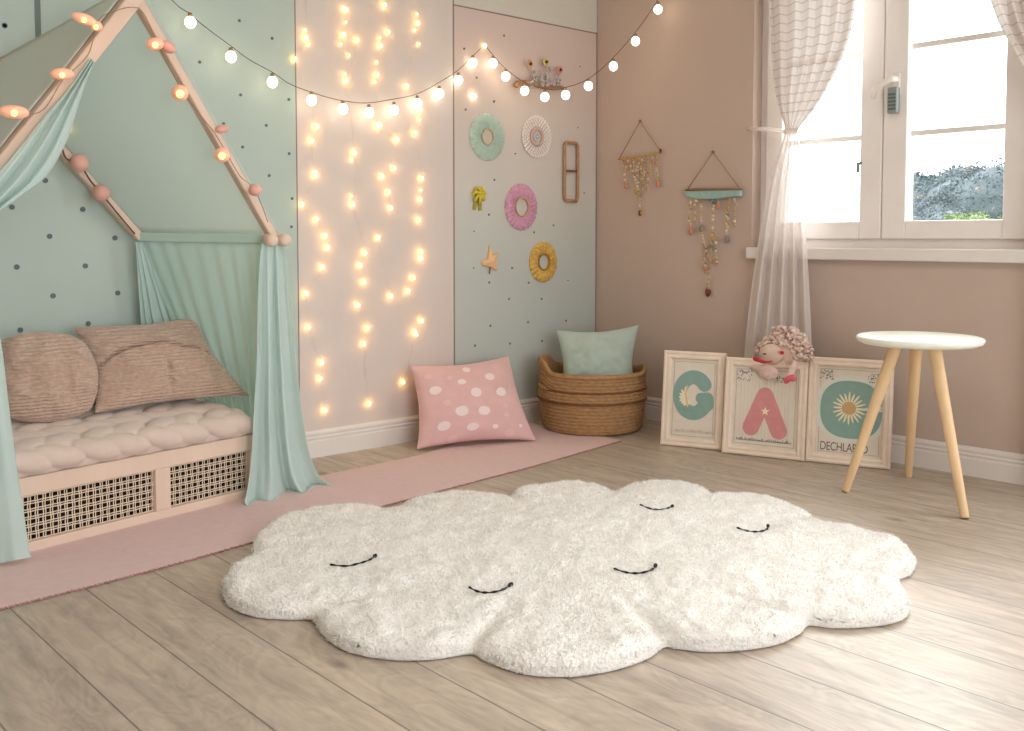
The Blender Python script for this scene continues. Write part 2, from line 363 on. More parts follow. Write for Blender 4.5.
# greenery outside
def bush(name, label, cen, rad, col, n, seed, leaf, grp='bushes outside the window', var=.25):
    rg = random.Random(seed); m = MB(); c = Vector(cen); o = thing(name, label, 'bush', (c.x,c.y,c.z-rad[2]), grp)
    lobes = [(Vector((rg.uniform(-.6,.6)*rad[0], rg.uniform(-.75,.75)*rad[1], rg.uniform(-.2,.75)*rad[2]*(.5))), rg.uniform(.35,.55)) for _ in range(14)]
    for i in range(n):
        lp, lr = lobes[rg.randrange(len(lobes))]
        d = Vector((rg.gauss(0,1),rg.gauss(0,1),rg.gauss(0,1))).normalized()
        p = c+lp+Vector((d.x*rad[0],d.y*rad[1],d.z*rad[2]))*lr*rg.uniform(.75,1.04)
        a = Vector((rg.gauss(0,1),rg.gauss(0,1),rg.gauss(0,1))).normalized(); b = a.cross(Vector((rg.gauss(0,1),rg.gauss(0,1),rg.gauss(0,1)))).normalized()
        s = leaf*rg.uniform(.6,1.3)
        m.add([p-a*s, p+b*s*.5, p+a*s, p-b*s*.5], [(0,1,2,3)])
    for lp, lr in lobes: m.ball(c+lp, lr*.86, 12, 0, rad)
    m.build('foliage', col, o)
    MB().tube([(c.x,c.y,-.099),(c.x,c.y,c.z-rad[2]*.35)], [.1,.05], 8).build('trunk', col, o)
G1 = mat('grey_green_leaf', (84,92,94), .9, var=.2, vscale=3); G2 = mat('bright_leaf', (104,118,74), .8, var=.3, vscale=4); G3 = mat('dark_leaf', (74,83,84), .8, var=.2, vscale=3)
struct(MB().box((.3,-14,-.15),(16,2,-.1)).build('ground', mat('lawn', (96,110,80), .95, var=.2, vscale=6)))
# a point far outside, seen through the pane at the given spot
def out(px, py, x): return onR(px, py, x)
c = out(930, 218, 12); bush('garden_bush', 'small dark rounded bush outside, lower left corner of the right window pane', (12,c.y-.25,c.z+.1), (1.2,1.0,.9), G3, 50000, 3, .025)
c = out(985, 208, 9.0); bush('garden_bush', 'tall grey-green bush outside, filling the lower right of the right window pane', (9.0,c.y-.35,c.z-.35), (1.3,1.7,1.1), G1, 90000, 4, .022)
c = out(945, 226, 6.6); bush('garden_bush', 'mid grey bush outside, between the small dark bush and the tall one', (6.6,c.y+.15,c.z-.25), (.6,.7,.5), G1, 30000, 5, .018)
c = out(984, 222, 5.2); bush('garden_bush', 'yellow-green leafy bush in front of the grey ones outside the window', (5.2,c.y,c.z-.2), (.4,.36,.36), G2, 20000, 6, .016)

# ================================================================== TENT
a9 = R(9); FN = Vector((-math.sin(a9), math.cos(a9), 0)); FP = Vector((-2.42,-.46,0))
def onT(px, py, off=0): return onP(px, py, FP-FN*off, FN)        # plane of the tent's front, off = towards the room
fa = onT(138,-8); fr_ = onT(277,238); dirL = (onT(0,165)-fa); fl = fa+dirL*((fa.z-fr_.z)/(fa.z-onT(0,165).z))
rr = Vector((-2.695,-.06,1.005)); ra = Vector((-3.20,-.06,1.585)); rl = Vector((-3.80,-.06,1.0))
tent = thing('play_tent', 'mint cloth house-shaped play tent with pale pink wooden beams over the bed', 'tent', (fr_.x-.5,fr_.y,0))
def beam(a, b, w, h, nm, ext0=0, ext1=0, up=FN, lab=None):
    d = (b-a).normalized(); return MB().bar(a-d*ext0, b+d*ext1, w, h, up).build(nm, M['wood_pink'], tent, bevel=.006, label=lab)
beam(fa+Vector((0,0,0)), fl, .052, .06, 'front_beam', .02, .02)
beam(fa+FN*.03, fr_+FN*.02, .036, .036, 'front_beam', .05, .02)
beam(ra, rr+Vector((0,0,.01)), .034, .03, 'rear_beam', .02, .02)
beam(ra, rl, .034, .03, 'rear_beam', 0, .02)
MB().tube([fa+Vector((0,0,.01)), ra+Vector((0,0,.02))], .018, 10).build('ridge_pole', M['wood_pink'], tent, smooth=True)
# eave rails in a mint sleeve, running front to rear
def rail(a, b):
    MB().bar(a, b, .014, .034, (0,0,1)).build('eave_band', mat('eave_band', (178,202,190), .9), tent, bevel=.004)
rail(fr_+Vector((-.01,.0,-.005)), rr)
rail(fl, rl)
for off, px in ((.03,270),(.03,283)):
    c = onT(px, 240, off); mb = MB(); mb.lathe([(0,-.03),(.018,-.03),(.024,-.022),(.026,0),(.024,.022),(.018,.03),(0,.03)], 16, c, M=Matrix.Rotation(R(90),3,'X')); mb.build('knob', M['wood_pink'], tent, smooth=True)
MB().bar(fr_+FN*.02, Vector((fr_.x+FN.x*.02, fr_.y+FN.y*.02, 0)), .03, .03, (1,0,0)).build('post', M['wood_pink'], tent, bevel=.004)
MB().bar(fl+FN*.02, Vector((fl.x, fl.y+.02, 0)), .04, .04, (1,0,0)).build('post', M['wood_pink'], tent, bevel=.004)
MB().bar(rl, Vector((rl.x, rl.y, 0)), .03, .03, (1,0,0)).build('post', M['wood_pink'], tent, bevel=.004)
# roof cloths (outside the beams, sagging a little)
def roof(a, b, c, d, m, sag, nm, sd):
    rows = []
    for i in range(25):
        s = i/24; row = []
        for j in range(31):
            t = j/30; p = (a.lerp(b, t)).lerp(d.lerp(c, t), s)
            w = math.sin(math.pi*s)*math.sin(math.pi*t)
            p = p+Vector((0,0,-sag*w))+Vector((0,0,.006*noise.noise(p*5+Vector((sd,0,0)))))
            row.append(p)
        rows.append(row)
    return MB().grid(rows).build(nm, m, tent, smooth=True, solid=.0015)
o1 = Vector((.012,0,.012)); o2 = Vector((-.02,0,.02))
roof(fa+o1*1.5, ra+o1, rr+o1+Vector((0,0,.01)), fr_+o1+Vector((0,0,.0)), M['mint_roof'], .05, 'roof_cloth', 1)
roof(fa+o2*1.2, ra+o2, rl+o2, fl+o2, M['mint_roof2'] if 'mint_roof2' in M else mat('grey_green_roof_cloth', (206,214,204), .9), .03, 'roof_cloth', 5)
# side curtain below the right eave
def ribbon(top, bot, folds, amp0, amp1, nm, m, parent, n=120, rows=24, ph=0, nrm=None, mid=None, wig=.3):
    """top, bot: lists of points; cloth between with folds"""
    tp = catmull(top, 10); bt = catmull(bot, 10)
    def at(L_, t): f = t*(len(L_)-1); i = min(int(f), len(L_)-2); return L_[i].lerp(L_[i+1], f-i)
    g = []
    for i in range(rows+1):
        s = i/rows; row = []
        for j in range(n+1):
            t = j/n; p = at(tp,t).lerp(at(bt,t), s)
            d = (at(tp,1)-at(tp,0)).normalized(); nn = nrm or d.cross(Vector((0,0,1))).normalized()
            ar = lerp(amp0, amp1, s)
            w = math.sin(2*math.pi*folds*t+ph+wig*math.sin(3*s+t*7)+1.3*noise.noise(Vector((t*5,ph,s))))
            p = p+nn*ar*w+nn*ar*.5*noise.noise(Vector((t*11,s*2.2,ph)))
            row.append(p)
        g.append(row)
    return MB().grid(g).build(nm, m, parent, smooth=True, solid=.0015)
ribbon([fr_+Vector((-.02,.02,-.02)), rr+Vector((-.01,-.005,-.02))], [Vector((-2.32,-.42,.24)), Vector((-2.38,-.04,.24))], 9, .004, .012, 'side_curtain', M['mint_side'], tent, nrm=Vector((1,1,0)).normalized(), ph=1)
ribbon([rr+Vector((.01,-.03,-.02)), rr+Vector((-.02,-.04,-.02))], [Vector((-2.46,-.06,.30)), Vector((-2.66,-.05,.30))], 3.2, .008, .014, 'gathered_curtain', M['mint_cloth'], tent, n=60, nrm=Vector((.7,.7,0)), ph=2)

def px_drape(rows, nm, m, folds, amp, parent, n=140, sub=8, ph=0, offs=None, seed=0, sharp=1):
    """rows: (xl,yl,xr,yr,off) across the cloth from top to bottom in the tent's front plane"""
    R_ = [Vector((r[0],r[1],0)) for r in rows]; Q = [Vector((r[2],r[3],0)) for r in rows]; O = [Vector((r[4],0,0)) for r in rows]
    Rc, Qc, Oc = catmull(R_, sub), catmull(Q, sub), catmull(O, sub); g = []
    for i,(l,r,o) in enumerate(zip(Rc,Qc,Oc)):
        s = i/(len(Rc)-1); row = []; A = lerp(amp[0], amp[1], s)
        for j in range(n+1):
            t = j/n; w = math.sin(2*math.pi*folds*t+ph+.5*noise.noise(Vector((t*3,s*2.5,seed)))*3)
            w = math.copysign(abs(w)**sharp, w)
            x = lerp(l.x,r.x,t); y = lerp(l.y,r.y,t)
            off = o.x+A*w+A*.6*noise.noise(Vector((t*9,s*3,seed+4)))
            row.append(onT(x, y, off))
        g.append(row)
    return MB().grid(g).build(nm, m, parent, smooth=True, solid=.002)
rc = px_drape([(262,243,284,243,.02),(260,262,287,262,.03),(258,300,291,300,.035),(257,360,296,360,.04),(254,410,302,410,.045),(252,450,309,450,.05),(249,480,318,474,.055),(246,496,327,482,.06),(245,503,333,486,.07),(250,507,334,488,.085)],
    'front_curtain', M['mint_cloth'], 2.9, (.006,.034), tent, ph=2.2, seed=3)
# wandering hem: lift the puddled hem unevenly
me = rc.data
for v in me.vertices:
    if v.co.z < .004: v.co.z = .004+.3*abs(v.co.z)*.2
lc = px_drape([(90,58,95,62,.035),(66,92,86,82,.04),(45,116,78,106,.045),(18,150,66,142,.05),(-14,188,46,176,.055),(-42,222,16,200,.055),(-62,250,-22,228,.05),(-66,268,-26,262,.05),(-70,300,-8,300,.06),(-76,350,2,350,.07),(-80,400,8,400,.08),(-86,470,17,470,.09),(-90,520,24,515,.1),(-92,572,29,550,.105),(-92,582,31,557,.11)],
    'front_curtain', M['mint_cloth'], 2.4, (.010,.020), tent, ph=.6, seed=8)
for v in lc.data.vertices:
    if v.co.z < .004: v.co.z = .004
MB().bar(onT(-64,262,.09), onT(-24,256,.09), .03, .05, (0,0,1)).build('tieback', M['mint_cloth'], tent, bevel=.004)

# garlands on the tent
def beadlamp(parent, p, r, lit=True, long=0, d=Vector((0,0,1))):
    q = d.to_track_quat('Z','Y').to_matrix()
    b = MB().ball(p, r, 18, 0, (1,1,1+long), q).build('ball_lamp', M['ballglow'] if lit else M['ballpink'], parent, smooth=True)
    if lit:
        MB().ball(Vector(p)+(CAM-Vector(p)).normalized()*r*.82+Vector((0,0,-.003)), r*.45, 10).build('lamp_core', M['ballcore'], b, smooth=True)
    return b
PLIGHT = []
def glow(p, col, w, r=.012):
    l = bpy.data.lights.new('lamp_glow', 'POINT'); l.energy = w; l.color = lin(col); l.shadow_soft_size = r
    PLIGHT.append((l, p))
g1 = thing('ball_lamp_garland', 'orange-pink glowing lamp garland wound along the front beams of the tent', 'string lights', tuple(fa))
cord = catmull([onT(0,112,.05),onT(40,112,.045),onT(63,80,.05),onT(88,55,.045),onT(98,22,.04),onT(112,12,.05),onT(138,8,.05),onT(152,30,.05),onT(160,48,.05),onT(176,80,.05),onT(186,96,.05),onT(200,115,.05),onT(214,132,.05),onT(226,152,.05),onT(240,176,.05),onT(255,190,.05),onT(268,222,.05)], 6)
MB().tube(cord, .0014, 6).build('cord', M['socket'], g1, smooth=True)
for px,py,r,lit,lg,dx in [(84,19,.018,1,1.2,(1,0,-.2)),(96,26,.017,1,.2,(1,0,0)),(62,74,.019,1,.9,(1,0,.1)),(14,112,.021,1,1.1,(1,0,0)),(155,44,.022,1,.4,(1,0,.2)),(168,47,.02,0,.4,(1,0,-.5)),(180,93,.029,1,0,(0,0,1)),(222,155,.027,1,0,(0,0,1)),(222,129,.016,0,.7,(1,0,.2)),(255,190,.023,0,.1,(1,0,0))]:
    p = onT(px, py, .06); beadlamp(g1, p, r, bool(lit), lg, Vector(dx))
    if lit: glow(p-FN*.06, (255,170,90), .03, .02)
g2 = thing('ball_lamp_garland', 'pink ball garland on the rear right beam inside the tent', 'string lights', (-2.9,-.1,1.3))
def onB(px, py): return onL(px, py, -.10)
MB().tube(catmull([onB(60,140),onB(66,158),onB(79,163),onB(90,180),onB(101,193),onB(118,214),onB(135,234)],6), .003, 6).build('cord', M['cord'], g2, smooth=True)
beadlamp(g2, onB(71,127), .013, True); beadlamp(g2, onB(79,163), .034, False); beadlamp(g2, onB(101,193), .033, False)

# ================================================================== BED
A0 = Vector((-2.462,-.466,0)); e1 = Vector((-math.cos(R(10.3)), -math.sin(R(10.3)), 0)); g_ = Vector((-.15,.375,0)); LB = 1.45
def B(s, t, z): return A0+e1*s+g_*t+Vector((0,0,z))
bed = thing('daybed', 'low pale pink wooden daybed with woven cane front panels under the tent', 'bed', tuple(B(.7,.5,0)))
def bedbox(s0, s1, t0, t1, z0, z1, nm, m, bev=.004, parent=bed):
    q = MB(); vs = [B(s,t,z) for z in (z0,z1) for s,t in ((s0,t0),(s1,t0),(s1,t1),(s0,t1))]
    q.add(vs, [(0,3,2,1),(4,5,6,7),(0,1,5,4),(1,2,6,5),(2,3,7,6),(3,0,4,7)]); return q.build(nm, m, parent, bevel=bev)
bedbox(-.07, LB, 0, .07, .183, .245, 'front_rail', M['wood_pink'])
bedbox(-.07, LB, 0, .07, 0, .034, 'front_rail', M['wood_pink'])
for s0,s1 in ((-.07,-.03),(.315,.375),(.84,.90),(1.39,LB)): bedbox(s0, s1, .0, .07, .034, .183, 'front_post', M['wood_pink'], .002)
bedbox(-.07, -.045, .07, 1, 0, .245, 'end_board', M['wood_pink']); bedbox(LB-.025, LB, .07, 1, 0, .245, 'end_board', M['wood_pink'])
bedbox(-.045, LB-.025, .94, 1, 0, .245, 'rear_board', M['wood_pink']); bedbox(-.045, LB-.025, .07, .94, .215, .242, 'bed_base', M['wood_pink'])
bedbox(-.045, LB-.025, .105, .13, .004, .214, 'shade_board', mat('shade_board', (24,18,16), .9), 0)  # near-black board added behind the cane, its colour stands for the bed's inner shade
def cane(s0, s1, z0, z1):
    q = MB(); pitch = .0245; n = int(round((s1-s0)/pitch)); pitch = (s1-s0)/n; w = .0036
    for i in range(n+1):
        for d in (-.0038,.0038):
            s = s0+i*pitch+d
            if s < s0 or s > s1: continue
            pts = []
            m_ = 26
            for k in range(m_+1):
                z = lerp(z0,z1,k/m_); t = .032+.004*math.sin(math.pi*(z-z0)/.0245+i*math.pi)
                pts.append((s,t,z))
            rows = [[B(a-w/2,b,c) for a,b,c in pts],[B(a,b-.003,c) for a,b,c in pts],[B(a+w/2,b,c) for a,b,c in pts]]
            q.grid(rows)
    nz = int(round((z1-z0)/.0245))
    for j in range(nz+1):
        for d in (-.0038,.0038):
            z = z0+j*(z1-z0)/nz+d
            if z < z0 or z > z1: continue
            K = n*4; pts = [(lerp(s0,s1,k/K), .032-.004*math.cos(math.pi*(lerp(s0,s1,k/K)-s0)/pitch+j*math.pi), z) for k in range(K+1)]
            q.grid([[B(a,b,c-w/2) for a,b,c in pts],[B(a,b-.003,c) for a,b,c in pts],[B(a,b,c+w/2) for a,b,c in pts]])
    q.build('cane_panel', M['cane'], bed)
cane(-.03,.315,.034,.183); cane(.375,.84,.034,.183); cane(.90,1.39,.034,.183)

# braided mattress
def braid():
    L_, nS, nC = LB-.02, 420, 110; puffs = []
    pr = .105
    for j in range(8):
        for i in range(-1, 18):
            sg = 1 if j%2 else -1
            puffs.append((i*.115+(j%2)*.05+.012*math.sin(i*3.1+j), -.02+j*.078, sg*R(28), .098, .046))
    P = np.array(puffs)
    rows = []
    # cross-section: arc c from front-bottom up, across the top, down at the back (depth in metres 0..0.40)
    D = .385
    prof = [(.0,.0),( -.022,.03),(-.012,.062),(.03,.080),(.09,.090),(.17,.100),(.27,.112),(.34,.112),(D-.01,.09),(D,.05),(D-.005,.0)]
    pc = catmull([Vector((a,b,0)) for a,b in prof], 11)
    ln = [0]
    for a,b in zip(pc, pc[1:]): ln.append(ln[-1]+(b-a).length)
    for k,p in enumerate(pc):
        tg = (pc[min(k+1,len(pc)-1)]-pc[max(k-1,0)]).normalized(); nr = Vector((-tg.y, tg.x, 0))
        row = []
        s = np.linspace(0, L_, nS); c = np.full(nS, ln[k])
        ds = s[:,None]-P[None,:,0]; dc = c[:,None]-P[None,:,1]
        ca, sa = np.cos(P[:,2]), np.sin(P[:,2]); u = (ds*ca+dc*sa)/P[:,3]; v = (-ds*sa+dc*ca)/P[:,4]
        rr_ = np.clip(1-(u*u+v*v), 0, 1); hh = np.sqrt(rr_)*(1+.12*u)
        hmax = hh.max(1)*.025-.006
        endf = np.clip(np.minimum(s, L_-s)/.05, 0, 1); endf = np.sqrt(1-(1-endf)**2)
        for q in range(nS):
            hgt = hmax[q]*endf[q]
            y = p.x+nr.x*hgt; z = p.y*(.35+.65*endf[q])+nr.y*hgt
            y = y if y > .02 else y
            row.append(B(-.055+s[q]*1.045, (y+.01)/.404, .2475+max(z,0)))
        rows.append(row)
    m = MB().grid(rows)
    n0 = 0; w = nS; h = len(rows)
    m.f.append(tuple(range(w-1,-1,-1)) if False else (0, w-1, (h-1)*w+w-1, (h-1)*w)); m.mi.append(0)
    return m.build('braided_mattress', M['mattress'], smooth=True)
tag(braid(), 'cream pink mattress pad of chunky plaited cloth on the daybed', 'mattress')

# ================================================================== CUSHIONS
def cushion(TL, TR, BR, BL, th, m, name, pinch=.10, rnd=0, wr=.006, seed=1, n=64, crease=None, flip=1, edge=.5, mats=None, build=True):
    TL,TR,BR,BL = map(Vector, (TL,TR,BR,BL)); nn = ((TR-TL).cross(BL-TL)).normalized()
    if nn.dot(CAM-TL) < 0: nn = -nn
    mb = MB()
    def pt(u, v, side):
        if rnd:   # rounder outline
            k = rnd; uu = u*math.sqrt(1-k*v*v/2); vv = v*math.sqrt(1-k*u*u/2)
        else:
            uu = u*(1-pinch*(1-abs(v)**1.6)*abs(u)**2); vv = v*(1-pinch*(1-abs(u)**1.6)*abs(v)**2)
        s = (uu+1)/2; t = (1-vv)/2
        p = TL.lerp(TR,s).lerp(BL.lerp(BR,s),t)
        h = max(0,(1-u*u))**edge*max(0,(1-v*v))**edge
        off = th/2*h
        off += wr*noise.noise(Vector((u*2.2,v*2.2,seed)))*h*2+wr*.5*noise.noise(Vector((u*6,v*6,seed+9)))*h
        # seam wrinkles near the corners
        off += wr*.5*math.sin((u*v)*14+seed)*h*(u*u*v*v)
        if crease and side > 0: off -= crease(u,v)*h
        return p+nn*off*side
    G = [[pt(-1+2*j/n, -1+2*i/n, 1) for j in range(n+1)] for i in range(n+1)]
    H = [[pt(-1+2*j/n, -1+2*i/n, -1) for j in range(n+1)] for i in range(n+1)]
    mb.grid(G); mb.grid(H)
    return mb, pt, nn
# taupe pillow, folded once across
def crz(u, v):
    arc = .05+.42*(1-(u*1.05+.1)**2)          # curved fold
    c = .040*math.exp(-((v-arc+.22)/.045)**2)*max(0,1-abs(u)**4)
    c += .020*math.exp(-((u-.05-.1*v)/.04)**2)*(1 if v < -.05 else 0)*(max(0,min(1,(-.05-v)*4)))
    if v < arc-.22: c -= .012
    return c
mb,_,_ = cushion(onL(73,327,-.12), onL(194,317,-.12), onL(250,396,-.36), onL(95,413,-.37), .13, None, 'pillow', pinch=.12, wr=.012, seed=4, n=90, crease=crz)
o = mb.build('throw_pillow', M['brown_cloth'], smooth=True); tag(o, 'large taupe crinkled pillow with a curved fold, propped at the right on the bed', 'pillow', 'taupe pillows on the daybed')
mb,_,_ = cushion(onL(-12,332,-.24), onL(92,334,-.24), onL(102,417,-.37), onL(-4,427,-.39), .16, None, 'pillow', rnd=.72, wr=.012, seed=7, n=90, edge=.42)
o = mb.build('throw_pillow', M['brown_cloth'], smooth=True); tag(o, 'rounder taupe crinkled pillow at the left end of the bed', 'pillow', 'taupe pillows on the daybed')
# pink dotted cushion against the wall
mb,pt,nn = cushion(onL(411,366,-.09), onL(509,356,-.14), onF(536,440,.012), onF(417,449,.012), .17, None, 'cushion', pinch=.10, wr=.010, seed=12, n=90)
pc = mb.build('pink_cushion', M['pink_cloth'], smooth=True); tag(pc, 'pink square cushion with white polka dots leaning on the wall beside the basket', 'cushion')
M['polka'] = mat('white_polka', (240,222,220), .95, bump=.2, bscale=300)
M['polka_soft'] = mat('faint_polka', (228,192,190), .95, bump=.2, bscale=300)
TLp, TRp, BRp, BLp = (411,366),(509,356),(536,440),(417,449)
def polka(px, py, rx, ry, m):
    # find u,v on the cushion by search
    best = None
    for i in range(61):
        for j in range(61):
            u = -1+2*j/60; v = -1+2*i/60; p = pt(u,v,1)-CAM; d = p.dot(Fv)
            X = 512+FPX*p.dot(Rv)/d; Y = OY-FPX*p.dot(Uv)/d; e = (X-px)**2+(Y-py)**2
            if best is None or e < best[0]: best = (e,u,v)
    _,u0,v0 = best; q = MB(); n = 20; rows = []
    for k in range(0,5):
        rr2 = k/4
        rows.append([pt(max(-1,min(1,u0+rx*rr2*math.cos(2*math.pi*i/n)*(1+.08*math.sin(3*i+px)))), max(-1,min(1,v0+ry*rr2*math.sin(2*math.pi*i/n))),1)+nn*.0013 for i in range(n)])
    q.grid(rows, closed=True); q.build('polka_dot', m, pc, smooth=True)
for x,y,a,s in [(262,236,.10,0),(352,262,.12,0),(302,321,.14,0),(401,320,.13,0),(245,280,.09,0),(140,316,.13,0),(245,395,.15,0),(331,396,.14,0),(170,457,.14,0),(283,458,.12,0),(375,457,.07,0),(197,268,.07,1),(188,362,.09,1),(414,375,.07,1),(375,220,.08,1),(432,486,.12,1),(416,413,.07,1),(205,508,.10,1),(110,265,.09,1),(476,458,.05,0)]:
    polka(400+x/3.94, 310+y/3.94, a*.78, a*.78, M['polka_soft'] if s else M['polka'])
# basket
bc = Vector((-.422,-.372,0))
def basket():
    rows = []; nA = 160; H = .31; nz = 96
    toc = math.atan2(CAM.y-bc.y, CAM.x-bc.x)      # angle facing the camera
    def rimlift(t):   # raised handle at the left as seen from the door
        d = (t-(toc-R(92))+math.pi)%(2*math.pi)-math.pi
        d2 = (t-(toc+R(95))+math.pi)%(2*math.pi)-math.pi
        return .062/(1+math.exp((abs(d)-.62)*16))+.022/(1+math.exp((abs(d2)-.25)*16))
    def prof(k, inner):
        f = k/nz; r = .252+.028*math.sin(min(1,f*1.5)*math.pi/2)-.004*f
        if f < .06: r -= .02*(1-f/.06)**2
        r += .0042*abs(math.sin(f*math.pi*17))
        if .52 < f < .56 or .70 < f < .73: r -= .006
        if .56 <= f <= .70: r += .005
        if f > .94: r += .006
        return r-(.016 if inner else 0)
    for k in range(nz+1):
        f = k/nz; row = []
        for i in range(nA):
            t = 2*math.pi*i/nA; r = prof(k,0)+.0016*math.sin(i*math.pi*.5+ (k//6)*1.7)
            z = f*H+rimlift(t)*max(0,(f-.55)/.45)
            row.append(bc+Vector((r*math.cos(t), r*math.sin(t), z)))
        rows.append(row)
    top = []
    for i in range(nA):
        t = 2*math.pi*i/nA; r = prof(nz,0)-.008; top.append(bc+Vector((r*math.cos(t), r*math.sin(t), H+.007+rimlift(t))))
    rows.append(top)
    for k in range(nz,2,-6):
        f = k/nz; row = []
        for i in range(nA):
            t = 2*math.pi*i/nA; r = prof(k,1); row.append(bc+Vector((r*math.cos(t), r*math.sin(t), f*H+rimlift(t)*max(0,(f-.55)/.45))))
        rows.append(row)
    rows.append([bc+Vector((0.001*math.cos(2*math.pi*i/nA),0.001*math.sin(2*math.pi*i/nA),.02)) for i in range(nA)])
    base = [bc+Vector((0.001*math.cos(2*math.pi*i/nA),0.001*math.sin(2*math.pi*i/nA),.0045)) for i in range(nA)]
    for r in rows:
        for q in range(len(r)): r[q] = Vector((r[q].x, r[q].y, max(r[q].z,.0045)))
    return MB().grid([base]+rows, closed=True)
M['rope'] = mat('seagrass', (174,136,96), .8, var=.22, vscale=38, stretch=(1,1,3.5), bump=.9, bscale=150)
t = thing('woven_basket', 'round brown woven seagrass basket standing in the room corner', 'basket', tuple(bc))
basket().build('basket_body', M['rope'], t, smooth=True)
for z,r in ((.165,.2845),(.222,.2835)):
    MB().tube([bc+Vector((r*math.cos(2*math.pi*i/100), r*math.sin(2*math.pi*i/100), z+.0012*math.sin(i*2.1))) for i in range(101)], .0035, 6).build('rope_band', mat('dark_rope', (128,84,50), .9), t, smooth=True)
# mint cushion inside it
mb,_,_ = cushion(onP(556,330,bc+Vector((.06,.07,0)),(.67,.74,0)), onP(639,325,bc+Vector((.06,.07,0)),(.67,.74,0)), onP(636,402,bc-Vector((.02,.02,0)),(.67,.74,0)), onP(560,402,bc-Vector((.02,.02,0)),(.67,.74,0)), .17, None, 'c', pinch=.13, wr=.012, seed=21, n=70)
o = mb.build('mint_cushion', M['mint_cushion'], smooth=True); tag(o, 'plain mint green cushion sitting inside the woven basket', 'cushion')

# ================================================================== MAT and RUG
poly = [onF(-70,631),onF(0,610.5),onF(100,585),onF(193,560),onF(320,524),onF(450,489),onF(540,465),onF(621,441.5),onF(575,431),onF(527,423.5),onF(470,440),onF(420,456),onF(330,474.5)]
poly = [Vector((p.x,p.y)) for p in poly]+[Vector((-2.45,-.40)),Vector((-3.6,-.62)),Vector((-3.9,-.95))]
pm = thing('pink_floor_mat', 'long flat dusty pink mat running beside the bed to the basket', 'mat', (-2,-.6,0))
MB().prism([(p.x,p.y) for p in poly], lambda u,v,w: (u,v,.0005+w), .0035).build('mat_cloth', M['mat_pink'], pm)
fe = catmull([Vector((p.x,p.y,.003)) for p in poly[:8]], 60); q = MB(); zz = []
for i,p in enumerate(fe): zz.append(p+Vector((.0,-.003+.003*math.sin(i*1.9)+.003*noise.noise(p*60),.001+.0015*math.sin(i*2.7))))
q.tube(zz, .0028, 5); q.build('mat_edge', M['mat_edge'], pm, label='dark frayed edge stitching')

RUG = [(254,545.6),(259,533),(277,519),(301,509),(329.5,506),(361,504.5),(386,507),(394.6,504.5),(417.5,496.4),(449,491.8),(477,491.8),(502,495.3),(516,489.3),(540.5,483.4),(570,481.6),(592.5,483.5),(616,487.5),(632,483.5),(657.6,480.6),(686.5,482.8),(719,491.8),(748,493.2),(777,499),(805.7,509.9),(825.6,521.4),(849,524.3),(874,530.5),(896,541.3),(910.5,554),(915,563),(909,574),(896,581),(903,597),(907.6,611.8),(896,620.8),(867,625.5),(834.6,626.5),(809,624),(798.5,633),(776.8,643),(740.7,649),(704.5,650),(675.6,647),(664,646),(646.7,657.5),(614,668.5),(578,674.5),(560,675),(533.5,674),(509,668.5),(484,659),(470,652.5),(435,657.5),(400,658.5),(364.7,654.5),(340,646.8),(322.5,633),(312,619),(287,618),(259,616),(238,610),(226,599.5),(224.2,586),(234.6,572),(252,560)]
NOTCH = [(254,555),(389,507),(504,495.5),(618,488),(728,492),(826,521),(897,580),(806,627),(665,647),(470,652),(313,618)]
def rug():
    # the far edge is seen over the pile, so it is taken at pile height
    pts = []
    for i,(x,y) in enumerate(RUG):
        z = .035 if (y < 535 and 254 < x < 900) else (.02 if y < 560 else .008)
        p = onF(x, y, z); pts.append(Vector((p.x,p.y,0)))
    oc = catmull(pts, 14, True); O = np.array([(p.x,p.y) for p in oc]); nA = len(O)
    C = O.mean(0)
    ss = 1-(1-np.linspace(0,1,190))**1.9*.998
    ss[0] = 0.002
    P = C+(O[None]-C)*ss[:,None,None]
    # distance to outline
    D = np.empty(P.shape[:2])
    for i in range(P.shape[0]):
        d = np.sqrt(((P[i][:,None,:]-O[None,::2,:])**2).sum(2)); D[i] = d.min(1)
    w = .055; tt = np.clip(D/w,0,1); h = .016+.029*np.sqrt(1-(1-tt)**2)
    # valleys running in from each notch
    for x,y in NOTCH:
        n = onF(x,y,.01); a = np.array((n.x,n.y)); dv = C-a; Ln = np.linalg.norm(dv); dv /= Ln; ln = .30
        rel = P-a; tpr = np.clip((rel@dv),-.02,ln); dist = np.linalg.norm(rel-tpr[...,None]*dv, axis=2)
        h *= 1-.62*np.exp(-(dist/.026)**2)*(1-np.clip(tpr/ln,0,1))
    rows = []
    for i in range(P.shape[0]):
        row = []
        for j in range(nA):
            x,y = P[i,j]; v = Vector((x,y,0)); hh = h[i,j]
            k = min(1, hh/.02)
            z = hh+k*(0.009*noise.noise(v*8)+.006*noise.noise(v*24+Vector((3,1,0)))+.0032*noise.noise(v*75)+.0022*noise.noise(v*170))
            # the sides bulge and are woolly too
            dx = x+.0022*noise.noise(Vector((x*110,y*110,z*200+5)))*(1 if ss[i] > .8 else 0); dy = y+.0022*noise.noise(Vector((x*110+9,y*110,z*200)))*(1 if ss[i] > .8 else 0)
            row.append((dx,dy,max(z,0)+.0015))
        rows.append(row)
    for sc_, z_ in ((1.0035,.011),(1.003,.006),(.997,.0022),(.990,.0015)):
        rows.append([(C[0]+(O[j,0]-C[0])*sc_, C[1]+(O[j,1]-C[1])*sc_, z_) for j in range(nA)])
    m = MB().grid(rows, closed=True)
    m.add([(C[0]+(O[j,0]-C[0])*.990, C[1]+(O[j,1]-C[1])*.990, .0015) for j in range(nA)], [tuple(range(nA))])
    return m
